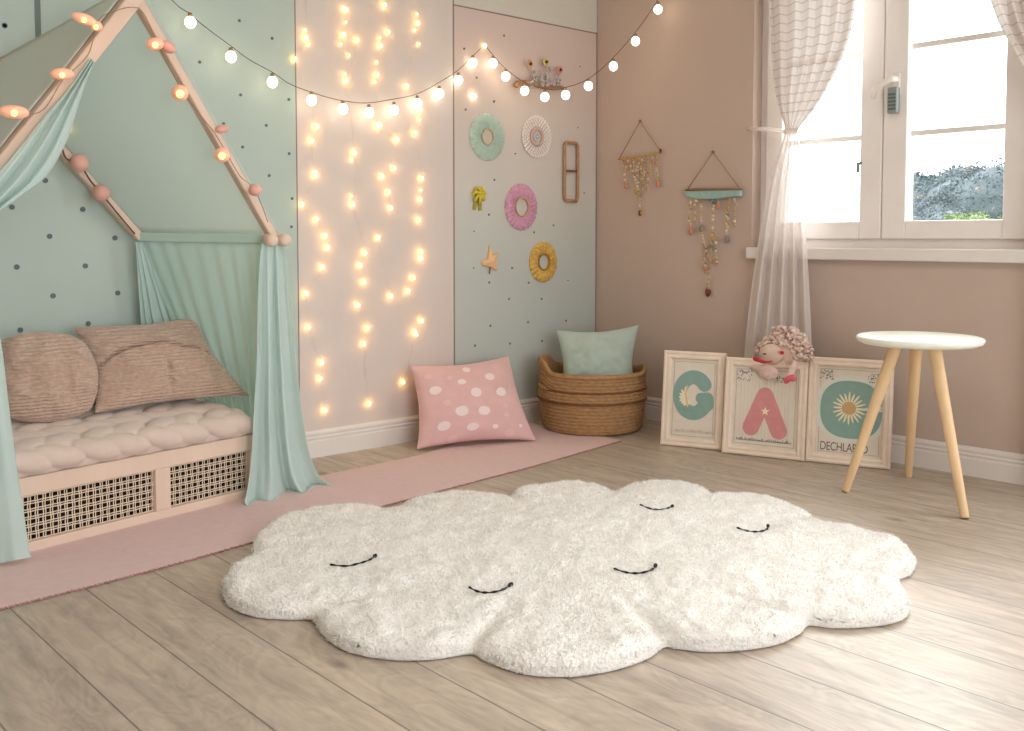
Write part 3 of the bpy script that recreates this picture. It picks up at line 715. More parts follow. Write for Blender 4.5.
def wool():
    m = mat('cream_wool', (246,243,238), .95, var=.05, vscale=16, bump=1, bscale=130, sheen=.6)
    N = m.node_tree.nodes
    for n in N:
        if n.type == 'BUMP': n.inputs['Distance'].default_value = .007
    return m
M['wool'] = wool()
rg_ = rug().build('cloud_rug', M['wool'], smooth=True)
tag(rg_, 'fluffy cream cloud-shaped rug with sleepy eye marks on the plank floor', 'rug')
# short fleece on the pile
me = rg_.data
co = np.empty(len(me.vertices)*3); me.vertices.foreach_get('co', co); co = co.reshape(-1,3)
loops = np.array([p.vertices[:] for p in me.polygons if len(p.vertices) == 4])
a,b,c,d = (co[loops[:,k]] for k in range(4)); nrm = np.cross(c-a, d-b); ar = np.linalg.norm(nrm,axis=1); nrm /= (ar[:,None]+1e-12); cc_ = co[:, :2].mean(0); mid_ = (a+b+c+d)/4; outw = mid_[:, :2]-cc_; flipm = (nrm[:,2] < -.2)|((np.abs(nrm[:,2]) <= .2)&((nrm[:,:2]*outw).sum(1) < 0)); nrm[flipm] *= -1; ar = ar*(mid_[:,2] > .004)
NT = 90000; idx = rng.choice(len(loops), NT, p=ar/ar.sum()); u = rng.random((NT,1)); v = rng.random((NT,1))
pos = (a[idx]*(1-u)+b[idx]*u)*(1-v)+(d[idx]*(1-u)+c[idx]*u)*v
dr = nrm[idx]*.8+rng.normal(0,.55,(NT,3)); dr /= np.linalg.norm(dr,axis=1)[:,None]; dr[:,2] = np.maximum(dr[:,2], -.1)
ln = (.006+.005*rng.random((NT,1))); sd = np.cross(dr, rng.normal(0,1,(NT,3))); sd /= np.linalg.norm(sd,axis=1)[:,None]
v0 = pos-dr*.001-sd*.0011; v1 = pos-dr*.001+sd*.0011; v2 = pos+dr*ln; v2[:,2] = np.maximum(v2[:,2], .003)
V = np.stack([v0,v1,v2],1).reshape(-1,3)
me2 = bpy.data.meshes.new('fleece'); me2.vertices.add(len(V)); me2.vertices.foreach_set('co', V.ravel()); me2.loops.add(NT*3); me2.polygons.add(NT)
me2.loops.foreach_set('vertex_index', np.arange(NT*3)); me2.polygons.foreach_set('loop_start', np.arange(0,NT*3,3)); me2.polygons.foreach_set('loop_total', np.full(NT,3)); me2.update(); me2.validate()
me2.materials.append(M['wool']); fl_ = bpy.data.objects.new('fleece', me2); COL.objects.link(fl_); fl_.parent = rg_; fl_['kind'] = 'stuff'
def eye(pts):
    q = MB(); P3 = catmull([onF(x,y,.052) for x,y in pts], 8); n = len(P3)
    q.tube(P3, [.0026+.001*math.sin(i*1.1)+(.0024 if i > n*.85 else 0) for i in range(n)], 8)
    q.build('closed_eye', M['thread'], rg_, smooth=True, label='black stitched curve')
eye([(330,564.5),(346,566),(360,563),(370,559.5),(376,555)])
eye([(469,587),(478,591.5),(490,592.5),(503,589.5),(512,583.5)])
eye([(614,568.5),(627,572.5),(640,573),(652,569.5),(656,564.5)])
eye([(640,504.5),(650,508.5),(660,509.5),(668,508),(673,505.5)])
eye([(737,527.5),(748,531),(759,531.5),(767,529),(768,525)])

# ================================================================== STOOL
sc = Vector((-.492,-2.168,0))
st = thing('round_stool', 'round white-topped stool on three splayed beech legs in front of the wall', 'stool', tuple(sc))
MB().lathe([(0,-.026),(.208,-.026),(.226,-.018),(.232,-.006),(.229,.001),(.223,.004),(0,.004)], 96, sc+Vector((0,0,.618))).build('seat', M['top_white'], st, smooth=True)
def fromfront(px, py, z): return onF(px, py, z)
for foot,top in (((845,492),(899,350)),((908,477),(915,350)),((965,519),(943,350))):
    f = onF(*foot); dd = (Vector((f.x,f.y,0))-sc); tp = sc+dd*.32+Vector((0,0,.592))
    if foot[0] == 908: pass
    d = (f-tp); L0 = MB().tube([tp, tp+d*.02, tp+d*.985, tp+d*.995], [.024,.0245,.0155,.0145], 20); lg = L0.build('leg', M['wood'], st, smooth=True)
    MB().tube([tp+d*.99, tp+d*1.0], [.0145,.013], 16).build('foot_cap', mat('foot_cap', (120,84,56), .7), lg, smooth=True)

# ================================================================== FRAMED LETTERS
def picture(BLp, BRp, H, lean, label, art):
    bl = onF(*BLp); br = onF(*BRp); X = (br-bl); W = X.length; X = X.normalized(); back = Vector((0,0,1)).cross(X)
    if back.x < 0: back = -back
    U = Vector((0,0,1))*math.cos(lean)+back*math.sin(lean); Nn = -X.cross(U)
    if Nn.dot(CAM-bl) < 0: Nn = -Nn
    bl = bl+Vector((0,0,.002))
    def P(u, v, w=0): return bl+X*u+U*v+Nn*w
    t = thing('letter_picture', label, 'framed picture', tuple(bl), 'letter pictures leaning on the wall')
    b = .040; outer = [(0,0),(W,0),(W,H),(0,H)]
    # mitred moulding
    pr = [(0,-.022),(0,.0),(.004,.006),(.012,.008),(.015,.004),(.024,.004),(.028,.007),(.035,.005),(b,-.004),(b,-.012)]
    q = MB(); rows = []
    for a,w in pr: rows.append([P(a,a,w),P(W-a,a,w),P(W-a,H-a,w),P(a,H-a,w)])
    q.grid(rows, closed=True); q.build('frame', M['frame_cream'], t, bevel=.001)
    q = MB(); vs = [P(.03,.03,-.008),P(W-.03,.03,-.008),P(W-.03,H-.03,-.008),P(.03,H-.03,-.008),P(.004,.004,-.022),P(W-.004,.004,-.022),P(W-.004,H-.004,-.022),P(.004,H-.004,-.022)]
    q.add(vs, [(0,1,2,3),(7,6,5,4),(0,4,5,1),(1,5,6,2),(2,6,7,3),(3,7,4,0)]); q.build('backing_paper', M['paper'], t)
    def flat(pts, nm, m, lift=0, th=.0015, parent=t):
        mb = MB()
        for k_, poly_ in enumerate(pts): mb.prism(poly_, lambda u,v,w: P(u,v,-.0078+lift+w*(1+k_*.02*min(1,20/len(pts)))), th)
        return mb.build(nm, m, parent)
    q = MB()   # thin inner line
    a = .052
    for (u0,v0,u1,v1) in ((a,a,W-a,a+.002),(a,H-a,W-a,H-a+.002),(a,a,a+.002,H-a),(W-a,a,W-a+.002,H-a)):
        q.prism([(u0,v0),(u1,v0),(u1,v1),(u0,v1)], lambda u,v,w: P(u,v,-.0078+w), .001)
    q.build('border_line', M['ink_soft'], t)
    art(t, W, H, flat, P)
    return t
def ell(cx, cy, rx, ry, n=28, rot=0, p=2):
    o = []
    for k in range(n):
        t_ = 2*math.pi*k/n; c_, s_ = math.cos(t_), math.sin(t_)
        x = math.copysign(abs(c_)**(2/p), c_)*rx; y = math.copysign(abs(s_)**(2/p), s_)*ry
        o.append((cx+x*math.cos(rot)-y*math.sin(rot), cy+x*math.sin(rot)+y*math.cos(rot)))
    return o
def strokepoly(pts, w, caps=True):
    """list of quads + round caps following a 2D polyline"""
    out_ = []
    for i in range(len(pts)-1):
        (x0,y0),(x1,y1) = pts[i],pts[i+1]; w0 = w[i] if hasattr(w,'__len__') else w; w1 = w[i+1] if hasattr(w,'__len__') else w
        L_ = math.hypot(x1-x0,y1-y0) or 1e-6; nx,ny = -(y1-y0)/L_,(x1-x0)/L_
        out_.append([(x0+nx*w0/2,y0+ny*w0/2),(x0-nx*w0/2,y0-ny*w0/2),(x1-nx*w1/2,y1-ny*w1/2),(x1+nx*w1/2,y1+ny*w1/2)])
        out_.append(ell(x1,y1,w1/2,w1/2,14))
    out_.append(ell(pts[0][0],pts[0][1],(w[0] if hasattr(w,'__len__') else w)/2,(w[0] if hasattr(w,'__len__') else w)/2,14))
    return out_
def text_mesh(body, size, P, u, v, m, parent, nm, lift, sx=1):
    cu = bpy.data.curves.new('t','FONT'); cu.body = body; cu.size = size; cu.extrude = .0004; cu.space_character = .95
    to = bpy.data.objects.new('t', cu); COL.objects.link(to); bpy.context.view_layer.update()
    me = bpy.data.meshes.new_from_object(to.evaluated_get(bpy.context.evaluated_depsgraph_get())); bpy.data.objects.remove(to)
    mb = MB(); mb.add([P(u+q.co.x*sx, v+q.co.y, -.0078+lift+q.co.z) for q in me.vertices], [tuple(p.vertices) for p in me.polygons])
    return mb.build(nm, m, parent)
def scribble(u0, u1, v, hgt, seed, w=.0018):
    r_ = random.Random(seed); out_ = []; u = u0
    while u < u1:
        h1 = hgt*r_.uniform(.35,1); out_ += strokepoly([(u,v),(u+r_.uniform(-.003,.004),v+h1)], w)
        if r_.random() < .5: out_ += strokepoly([(u,v+h1*.5),(u+.006,v+h1*.55)], w)
        u += r_.uniform(.005,.011)
    return out_
def lace(cx, cy, rx, ry, seed, n=46):
    r_ = random.Random(seed); return [ell(cx+r_.uniform(-rx,rx), cy+r_.uniform(-ry,ry)*(1), r_.uniform(.0013,.0032), r_.uniform(.0013,.0028), 7) for _ in range(n)]
def artG(t, W, H, flat, P):
    cx, cy = W*.50, H*.545; rx, ry = W*.222, H*.187; w = W*.222
    pts = []
    for k in range(30):
        a_ = R(38+k*(360-62)/29.0); pts.append((cx+rx*math.cos(a_), cy+ry*math.sin(a_)))
    pts[-1] = (cx+rx*1.02, cy-ry*.45)
    pts += [(cx+rx*1.02, cy-ry*.15),(cx+rx*.55, cy-ry*.14)]
    flat(strokepoly(pts, [w]*30+[w*.9,w*.75]), 'letter_g', M['letter_green'])
    # cream feather spray inside
    fe_ = []
    for k,(a_,l) in enumerate([(95,.1),(118,.085),(140,.07),(165,.06),(195,.055),(225,.05),(255,.055),(285,.06),(315,.05)]):
        l *= .62; c0 = (cx-.034, cy-.022); fe_.append(ell(c0[0]+math.cos(R(a_))*l*.5, c0[1]+math.sin(R(a_))*l*.5, l*.5, .007, 12, R(a_)))
    flat(fe_, 'feather_motif', M['cream'], .0016)
    flat(strokepoly([(cx-.030,cy+.042),(cx-.038,cy+.005),(cx-.026,cy-.05)], .008), 'feather_stem', mat('gold_beige', (216,196,150), .8), .0019)
    flat(scribble(W*.24, W*.86, H*.155, .016, 3, .0012), 'caption_marks', M['ink_soft'])
def artA(t, W, H, flat, P):
    cx = W*.50; w = W*.20
    top = (cx, H*.66); 
    p1 = strokepoly([(cx, H*.625),(W*.34, H*.29)], [w*1.0,w*1.0]); p2 = strokepoly([(cx, H*.625),(W*.68, H*.275)], [w*1.0,w*1.0])
    flat(p1+p2+[[(cx-.05,H*.58),(cx+.05,H*.58),(W*.64,H*.36),(cx,H*.43),(W*.38,H*.36)]], 'letter_a', M['letter_pink'])
    star = []
    for k in range(10):
        r_ = .021 if k%2 == 0 else .009; a_ = R(90+36*k); star.append((cx+.004+r_*math.cos(a_), H*.465+r_*math.sin(a_)))
    flat([[(cx+.004,H*.465),star[i],star[(i+1)%10]] for i in range(10)], 'star', M['cream'], .0016)
    flat(lace(W*.24,H*.815,W*.09,H*.06,5), 'lace_pattern', M['ink']); flat(lace(W*.68,H*.80,W*.05,H*.03,6,18), 'lace_pattern', M['ink'])
    flat(scribble(W*.17, W*.84, H*.155, .017, 9, .0014)+strokepoly([(W*.17,H*.155),(W*.84,H*.16)], .0012), 'caption_marks', M['ink'])
    flat([[(W*(.2+.045*k),H*.2),(W*(.2+.045*k)+.001,H*.2),(W*(.2+.045*k)+.001,H*.8),(W*(.2+.045*k),H*.8)] for k in range(14)], 'paper_lines', mat('paper_line', (214,202,184), .9), -.0004)
def artO(t, W, H, flat, P):
    cx, cy = W*.52, H*.52; rx, ry = W*.365, H*.27
    flat([ell(cx,cy+.004,rx+.022,ry+.02,60,0,2.5)], 'pale_ring', mat('pale_ring', (222,224,214), .9), -.0003)
    o_ = [q for q in ell(cx,cy,rx,ry,96,0,2.5)]
    body = []
    n_ = len(o_)
    for k in range(n_):       # a small notch at the right, like an open letter
        (x0,y0),(x1,y1) = o_[k],o_[(k+1)%n_]; mid = (y0+y1)/2-cy
        if x0 > cx and -.002 < mid < .028: continue
        body.append([(cx,cy),(x0,y0),(x1,y1)])
    flat(body, 'letter_c', M['letter_green'])
    dz = [ell(cx-.008+math.cos(R(a_))*.044, cy+.006+math.sin(R(a_))*.044, .030 if i%2 else .024, .0042, 10, R(a_)) for i,a_ in enumerate(range(0,360,18))]
    flat(dz, 'daisy_petals', M['cream'], .0016); flat([ell(cx-.008,cy+.006,.030,.028,20)], 'daisy_centre', M['daisy_heart'], .0033)
    flat(lace(W*.22,H*.835,W*.08,H*.045,15), 'lace_pattern', M['ink']); flat(lace(W*.79,H*.83,W*.08,H*.045,16), 'lace_pattern', M['ink'])
    text_mesh('DECHLARED', .054, P, W*.165, H*.125, M['ink'], t, 'caption', 0, .86*W/.356*.8)
picture((660,445),(722,451), .458, R(7), 'small cream framed picture with a green letter G, nearest the basket', artG)
picture((721.5,453),(804,462), .447, R(7), 'cream framed picture with a pink letter A, in the middle under the doll', artA)
picture((805,461.5),(890,470.5), .470, R(7), 'cream framed picture with a green rounded letter and daisy, behind the stool', artO)

# ================================================================== FLUFFY DOLL on the middle frame
dc = onR(783, 352, -.285)
dl = thing('plush_doll', 'fluffy pale pink curly-haired plush doll draped over the top of the middle picture', 'doll', tuple(dc))
pinkw = mat('pale_plush', (226,200,190), .95, var=.1, vscale=60, bump=.8, bscale=120, sheen=.4); skin = mat('doll_cloth', (222,198,182), .9, var=.04)
hd = MB(); hc = onR(772,354,-.31); hd.ball(hc, .055, 24, 0, (.8,1.1,.85)); head = hd.build('head', skin, dl, smooth=True)
hair = MB(); r_ = random.Random(5)
def tow(px,py,x): return onR(px,py,x)
for k in range(680):
    a_ = r_.uniform(-8,188); rad = r_.uniform(.35,1)
    px = 783+math.cos(R(a_))*28*rad*(1.06 if a_ < 90 else 1.0); py = 357-math.sin(R(a_))*31*rad*(1.0 if a_ < 110 else .8)
    if (px-768)**2/12**2+(py-357)**2/9**2 < 1 : continue
    d_ = -.29+.05*r_.random()-.03*(1-rad)
    c_ = tow(px,py,d_); rr3 = r_.uniform(.006,.012)
    hair.ball(c_, rr3, 7, r_.choice([0,0,0,1,1,2]), (1,1,.8))
hair.build('curly_hair', [pinkw, mat('cream_plush', (234,220,206), .95), mat('rose_plush', (214,176,172), .95)], dl, smooth=True)
core = MB().ball(onR(786,352,-.262), .085, 20, 0, (.45,1.15,.95)).build('hair_core', pinkw, dl, smooth=True)
body = MB(); body.ball(onR(768,372,-.335), .045, 16, 0, (.6,1.1,.8)); MB().tube(catmull([onR(752,366,-.33),onR(762,370,-.345),onR(768,377,-.35)],5), .014, 10).build('arm', pinkw, dl, smooth=True); MB().tube(catmull([onR(796,362,-.31),onR(792,370,-.335),onR(790,377,-.345)],5), .014, 10).build('arm', pinkw, dl, smooth=True)
body.build('body', pinkw, dl, smooth=True)
RED = mat('red_felt', (196,52,62), .8); PK = mat('pink_felt', (222,110,124), .85)
q = MB(); 
q.tube(catmull([onR(754,358,-.385),onR(758,360,-.39),onR(765,362,-.392),onR(773,361,-.39)],5), [.008,.010,.011,.011,.010,.009,.008,.008,.008,.007,.006,.005,.004,.004,.003,.002], 10); q.build('red_mouth', RED, dl, smooth=True)
q = MB(); q.ball(onR(764.5,354,-.376), .008, 10, 0, (.5,1.4,.5)); q.build('eye', mat('grey_green_eye', (86,96,84), .5), dl, smooth=True)
q = MB(); q.ball(onR(781,352.5,-.378), .016, 14, 0, (.3,1.2,.7)); ey = q.build('flower_eye', mat('rose_eye', (228,150,156), .7), dl, smooth=True)
MB().ball(onR(782,352.5,-.385), .009, 10, 0, (.4,1.2,.8)).build('pupil', RED, ey, smooth=True)
q = MB(); q.tube(catmull([onR(785,383,-.355),onR(788,379,-.36),onR(793,378,-.36),onR(796,377,-.355)],5), [.005,.009,.012,.014,.014,.014,.014,.014,.015,.015,.016,.016,.015,.013,.009,.004], 10)
q.build('pink_mitten', PK, dl, smooth=True)

# ================================================================== SHEER CURTAINS
M['sheer_up'] = sheer('striped_voile', (230,222,217), .97, .05, stripes=True)
M['sheer_low'] = sheer('voile', (234,226,222), .86, .12)
def voile(rows, nm, m, folds, amp, parent, x0=-.07, ph=0, n=150):
    A_ = [Vector((r[0],r[1],0)) for r in rows]; B_ = [Vector((r[2],r[3],0)) for r in rows]; Am = [Vector((r[4],0,0)) for r in rows]
    Ac, Bc, Cc = catmull(A_,8), catmull(B_,8), catmull(Am,8); g = []
    for i,(l,r,am) in enumerate(zip(Ac,Bc,Cc)):
        row = []; s = i/(len(Ac)-1)
        for j in range(n+1):
            t = j/n; w = math.sin(2*math.pi*folds*t+ph+.9*noise.noise(Vector((t*4,s*1.5,ph))))
            row.append(onR(lerp(l.x,r.x,t), lerp(l.y,r.y,t), x0+am.x*w*amp))
        g.append(row)
    return MB().grid(g).build(nm, m, parent, smooth=True)
cu = thing('sheer_curtain', 'white sheer curtain tied in the middle at the left of the window', 'curtain', tuple(onR(790,130,-.07)), 'sheer window curtains')
voile([(766,-62,872,-70,1),(767,-30,864,-34,1),(769,0,857,-3,1),(771,40,850,36,.9),(773,75,836,72,.7),(777,102,818,104,.5),(784,124,801,126,.35),(785,131,797,132,.3)], 'upper_drape', M['sheer_up'], 6, .022, cu)
voile([(785,132,797,133,.3),(781,145,800,145,.4),(772,170,802,172,.6),(764,205,803.5,205,.8),(757,250,807,250,.9),(750,300,810,300,1),(745,345,812,348,1),(741,395,815,400,1),(738,425,818,436,1)], 'lower_drape', M['sheer_low'], 5, .020, cu, ph=1)
q = MB(); c0 = onR(791,131.5,-.07); q.lathe([(.03,-.012),(.034,-.006),(.034,.006),(.03,.012)], 24, c0); q.build('tieback', sheer('tie_cloth', (232,218,210), .9, .4), cu, smooth=True)
q = MB(); q.tube(catmull([c0+Vector((0,.03,0)), c0+Vector((.02,.12,.02)), Vector((-.004,-1.04,1.545))],6), .010, 8); q.build('tieback_strap', sheer('strap_cloth', (236,226,220), .8, .4), cu, smooth=True)
cu2 = thing('sheer_curtain', 'edge of a white sheer curtain at the upper right corner of the window', 'curtain', tuple(onR(1060,130,-.07)), 'sheer window curtains')
voile([(966,-78,1088,-90,1),(978,-36,1086,-44,1),(990,0,1084,-4,1),(1000,26,1082,22,.9),(1014,50,1080,48,.7),(1030,78,1076,78,.5),(1050,112,1072,112,.35),(1056,122,1070,122,.3)], 'upper_drape', M['sheer_up'], 6, .022, cu2, ph=2)
voile([(1056,123,1070,123,.3),(1050,150,1074,150,.5),(1040,200,1082,200,.8),(1034,300,1090,300,1),(1030,420,1096,420,1),(1028,515,1100,515,1)], 'lower_drape', M['sheer_low'], 5, .020, cu2, ph=1)
for c_, y0, y1 in ((cu,-1.72,-1.08),(cu2,-2.5,-2.1)): pass
rod = MB().tube([(-.07,-1.0,2.46),(-.07,-2.75,2.46)], .012, 12); ro = rod.build('curtain_rod', M['white_paint'], smooth=True); tag(ro, 'white curtain rod above the window', 'rod')

# ================================================================== STRING LIGHTS
fs = thing('globe_string_light', 'string of round white globe bulbs swagged across both walls', 'string lights', tuple(onL(484.5,44.5,-.02)))
def vplane_point(px, py):
    a_ = onL(484.5,44.5,-.02); b_ = onR(672,-30,-.03); d_ = (b_-a_); nrm = Vector((d_.y,-d_.x,0)).normalized()
    return onP(px, py, a_, nrm)
def lpt(px, py):
    return onL(px, py, interp([165,300,484.5],[-.09,-.07,-.02],px))
left = [(165,-8),(178,6),(190,14),(204,26),(231,46),(250,60),(272,72),(290,84),(311,92),(330,98),(345,101),(367,103),(394,99),(417,94),(438,83),(457,71),(472,57),(484.5,44.5)]
right = [(484.5,44.5),(493,55),(505,68),(524,82),(545,89),(565,87.5),(588,79),(612,59),(634,34),(650,12),(662,-8),(674,-34)]
cl = catmull([lpt(*p) for p in left], 5)+catmull([vplane_point(*p) for p in right], 5)[1:]
MB().tube(cl, .0017, 6).build('cord', M['cord'], fs, smooth=True)
def globe(p, tilt=0):
    b = MB().ball(p, .0225, 18, 0, (1,1,1.1)).build('bulb', M['globe'], fs, smooth=True)
    MB().tube([Vector(p)+Vector((0,0,.020)),Vector(p)+Vector((0,0,.038))], [.011,.007], 8).build('socket', M['socket'], b, smooth=True)
    glow(Vector(p)+Vector((-.01,-.03,0)), (255,226,190), .05, .02)
for x,y in [(190.3,22.3),(231,56.8),(272.4,82),(311.5,100.2),(343,109),(369,112.7),(394,110),(417.3,103.5),(439.3,93.6),(458.3,80.2),(472.8,62.8)]: globe(lpt(x,y))
for x,y in [(493,63.3),(505.6,76.4),(524.6,90.7),(544.8,97),(565.6,95),(588.4,86),(613.4,66.3),(635.5,41.2),(658,9.4)]: globe(vplane_point(x,y))
q = MB(); q.ball(onL(484.5,46,-.018), .012, 10); q.tube([onL(484.5,44.5,0),onL(484.5,44.5,-.022)], .004, 8); q.build('hook_lamp', emit('hook_glow', (255,216,150), 5), fs, smooth=True)
glow(onL(475,96,-.03), (255,214,160), .05, .012)

FAIRY = [(280+x/3.044,y/3.044) for x,y in [(203,30),(320,15),(80,115),(47,180),(195,105),(236,122),(330,97),(307,140),(421,70),(297,228),(203,245),(387,262),(428,335),(112,385),(98,428),(228,465),(357,425),(414,405),(298,385),(108,535),(312,537),(348,512),(331,585),(338,634),(433,543),(428,607),(68,622),(112,667),(222,622),(424,670),(138,718),(300,724)]]
FAIRY += [(280+x/3.044,200+y/3.044) for x,y in [(146,145),(130,205),(260,160),(245,200),(257,250),(430,158),(430,178),(407,237),(391,278),(338,293),(80,285),(238,320),(87,387),(268,390),(256,438),(432,368),(412,402),(128,495),(123,545),(138,640),(273,620),(376,555)]]
ft = thing('fairy_light_curtain', 'hanging strands of tiny warm fairy lights on the pink wall panel', 'string lights', tuple(onL(370,0,-.02)))
groups = {0:[],1:[],2:[],3:[]}
for x,y in FAIRY:
    k = 0 if x < 333 else 1 if x < 371 else 2 if x < 403 else 3
    groups[k].append((y,x))
bulb_me = None
for k,tops in ((0,304),(1,345),(2,381),(3,418)):
    L_ = sorted(groups[k]); 
    path = [onL(tops,-40,-.012)]+[onL(x,y,-.016) for y,x in L_]
    P_ = [path[0]]
    for a_,b_ in zip(path, path[1:]):
        mid = (a_+b_)/2+Vector((.006*math.sin(a_.z*60),0,0)); P_ += [mid,b_]
    strand = MB().tube(catmull(P_,3), .0006, 5).build('strand', M['wire'], ft, smooth=True)
    for y,x in L_:
        p = onL(x,y,-.018)
        if bulb_me is None:
            o = MB().ball((0,0,0), .0058, 10, 0, (1,1,1.5)).build('fairy_bulb', M['fairy'], None, smooth=True); bulb_me = o
        else: o = bulb_me.copy(); COL.objects.link(o)
        o.parent = strand; o.location = p
        glow(p+Vector((0,-.022,0)), (255,176,84), .024, .012)
# dense cluster at the top: the strand's own dim bulbs
for x,y in [(344,8),(346,22),(341,44),(349,55),(384,5),(380,38),(377,62),(417,14),(415,30),(419,44),(305,30),(309,44),(345,74),(375,82),(381,125),(421,190),(352,160),(352,196),(316,172),(312,140),(417,335),(420,120)]:
    o = bulb_me.copy(); COL.objects.link(o); o.parent = ft; o.matrix_parent_inverse = ft.matrix_world.inverted(); o.location = onL(x,y,-.015); o.scale = (.6,.6,.6)
    glow(onL(x,y,-.035), (255,176,84), .008, .010)
q = MB(); q.ball(onL(475,96,-.016), .008, 10); o = q.build('stray_lamp', emit('stray', (255,240,210), 12), fs, smooth=True); MB().tube([onL(475,96,-.016), onL(474,72,-.02)], .0008, 5).build('lamp_wire', M['wire'], o, smooth=True)

# one empty light holder per glow, parented to its string
for l,p in PLIGHT:
    lo = bpy.data.objects.new('lamp_glow', l); COL.objects.link(lo); lo.location = p; lo.parent = fs; lo.matrix_parent_inverse = fs.matrix_world.inverted()

# ================================================================== WALL DECOR (left wall)
GW = 'small ornaments on the panel wall'
def rosette(px, py, r, ri, pleats, cols, label, thick=.02, nm='paper_rosette', petals=False, inner=None, sy=1):
    c = onL(px, py, -.008); t = thing(nm, label, 'wall ornament', tuple(c), GW)
    n = pleats*4; rows = []
    for f in [0,.05,.2,.5,.8,.95,1]:
        rad = lerp(ri, r, f); th = thick*math.sin(math.pi*min(1,max(0,f))*.9+.15)
        row = []
        for k in range(n):
            a_ = 2*math.pi*k/n; z = th*(.72+.28*math.cos(pleats*a_)); rr4 = rad*(1+(.02+.02*math.sin(k*.37))*math.cos(pleats*a_)*(f > .9))
            row.append(Vector((c.x+rr4*math.cos(a_), -.007-z, c.z+rr4*sy*math.sin(a_))))
        rows.append(row)
    rows.append([Vector((c.x+r*.97*math.cos(2*math.pi*k/n), -.0062, c.z+r*.97*sy*math.sin(2*math.pi*k/n))) for k in range(n)])
    rows.insert(0, [Vector((c.x+ri*math.cos(2*math.pi*k/n), -.0062, c.z+ri*sy*math.sin(2*math.pi*k/n))) for k in range(n)])
    MB().grid(rows, closed=True).build('pleated_ring', cols[0], t, smooth=True)
    ring = [Vector((c.x+(ri+.003)*math.cos(2*math.pi*k/40), -.012-thick*.3, c.z+(ri+.003)*sy*math.sin(2*math.pi*k/40))) for k in range(41)]
    MB().tube(ring, .004, 8).build('inner_ring', cols[1], t, smooth=True)
    if inner: MB().prism(ell(0,0,ri,ri*sy,30), lambda u,v,w: (c.x+u,-.0065-w,c.z+v), .006).build('centre_disc', inner, t)
    return t, c
gold = mat('gold_cord', (206,170,110), .6)
rosette(487,137,.118,.036,44,(mat('mint_paper', (184,204,190), .85, var=.08, vscale=40),mat('tan_ring', (206,186,150), .7)), 'mint green pleated paper rosette, upper left of the wall ornaments', sy=1.04, inner=mat('beige_disc',(200,190,176),.8))
rosette(521,207,.118,.044,28,(mat('orchid_yarn', (208,156,178), .9, var=.18, vscale=60),gold), 'pink wrapped-yarn ring wreath with a gold inner edge on the panel wall', nm='yarn_wreath', thick=.026, sy=1.06)
rosette(543,262,.106,.038,22,(mat('mustard_yarn', (210,172,92), .9, var=.25, vscale=60),mat('mustard_dark', (170,124,48), .9)), 'mustard yellow wrapped ring wreath, lowest of the wall ornaments', nm='yarn_wreath', thick=.026, sy=1.06)
# crochet doily
c = onL(536,137,-.008); t = thing('crochet_doily', 'white lacy crochet ring with a pink inner band on the panel wall', 'wall ornament', tuple(c), GW)
q = MB()
for ring,(rad,cnt,rb) in enumerate([(.102,34,.0085),(.087,30,.0075),(.073,26,.007),(.060,22,.0065)]):
    for k in range(cnt):
        a_ = 2*math.pi*(k+.5*(ring%2))/cnt; p = Vector((c.x+rad*math.cos(a_), -.014, c.z+rad*1.05*math.sin(a_))); q.ball(p, rb, 8, 0, (1,.6,1.25) )
q.build('lace_ring', mat('white_crochet', (240,230,224), .9), t, smooth=True)
MB().tube([Vector((c.x+.042*math.cos(2*math.pi*k/40), -.014, c.z+.044*math.sin(2*math.pi*k/40))) for k in range(41)], .007, 8).build('pink_band', mat('pink_band', (218,178,168), .9), t, smooth=True)
q = MB()
for k in range(12): a_ = 2*math.pi*k/12; q.ball((c.x+.018*math.cos(a_), -.012, c.z+.02*math.sin(a_)), .007, 8)
q.ball((c.x,-.012,c.z), .009, 8); q.build('centre_knots', mat('pale_knots', (206,208,206), .9), t, smooth=True)
# oblong wooden rack
c0, c1 = onL(570,143,-.01), onL(570,201,-.01); t = thing('oblong_wood_frame', 'narrow rounded brown wooden hanging frame with one cross bar', 'wall ornament', tuple(c0), GW)
hh = (c0.z-c1.z)/2; cz = (c0.z+c1.z)/2; ww = .052
out_ = []
for cx_,cz_,a0 in ((ww-.02,hh-.02,0),(-ww+.02,hh-.02,90),(-ww+.02,-hh+.02,180),(ww-.02,-hh+.02,270)):
    for k in range(7): a_ = R(a0+15*k); out_.append(Vector((c0.x+cx_+.02*math.cos(a_), -.02, cz+cz_+.02*math.sin(a_))))
out_.append(out_[0]); q = MB(); out_.append(out_[1])
wdm = mat('walnut_strip', (178,138,104), .5, var=.1, vscale=30)
q.tube(out_, .0095, 8); q.build('rim', wdm, t, smooth=True)
MB().bar((c0.x-ww,-.02,cz+.005),(c0.x+ww,-.02,cz+.005), .012, .012).build('cross_bar', mat('dark_bar', (120,82,58), .6), t, bevel=.002)
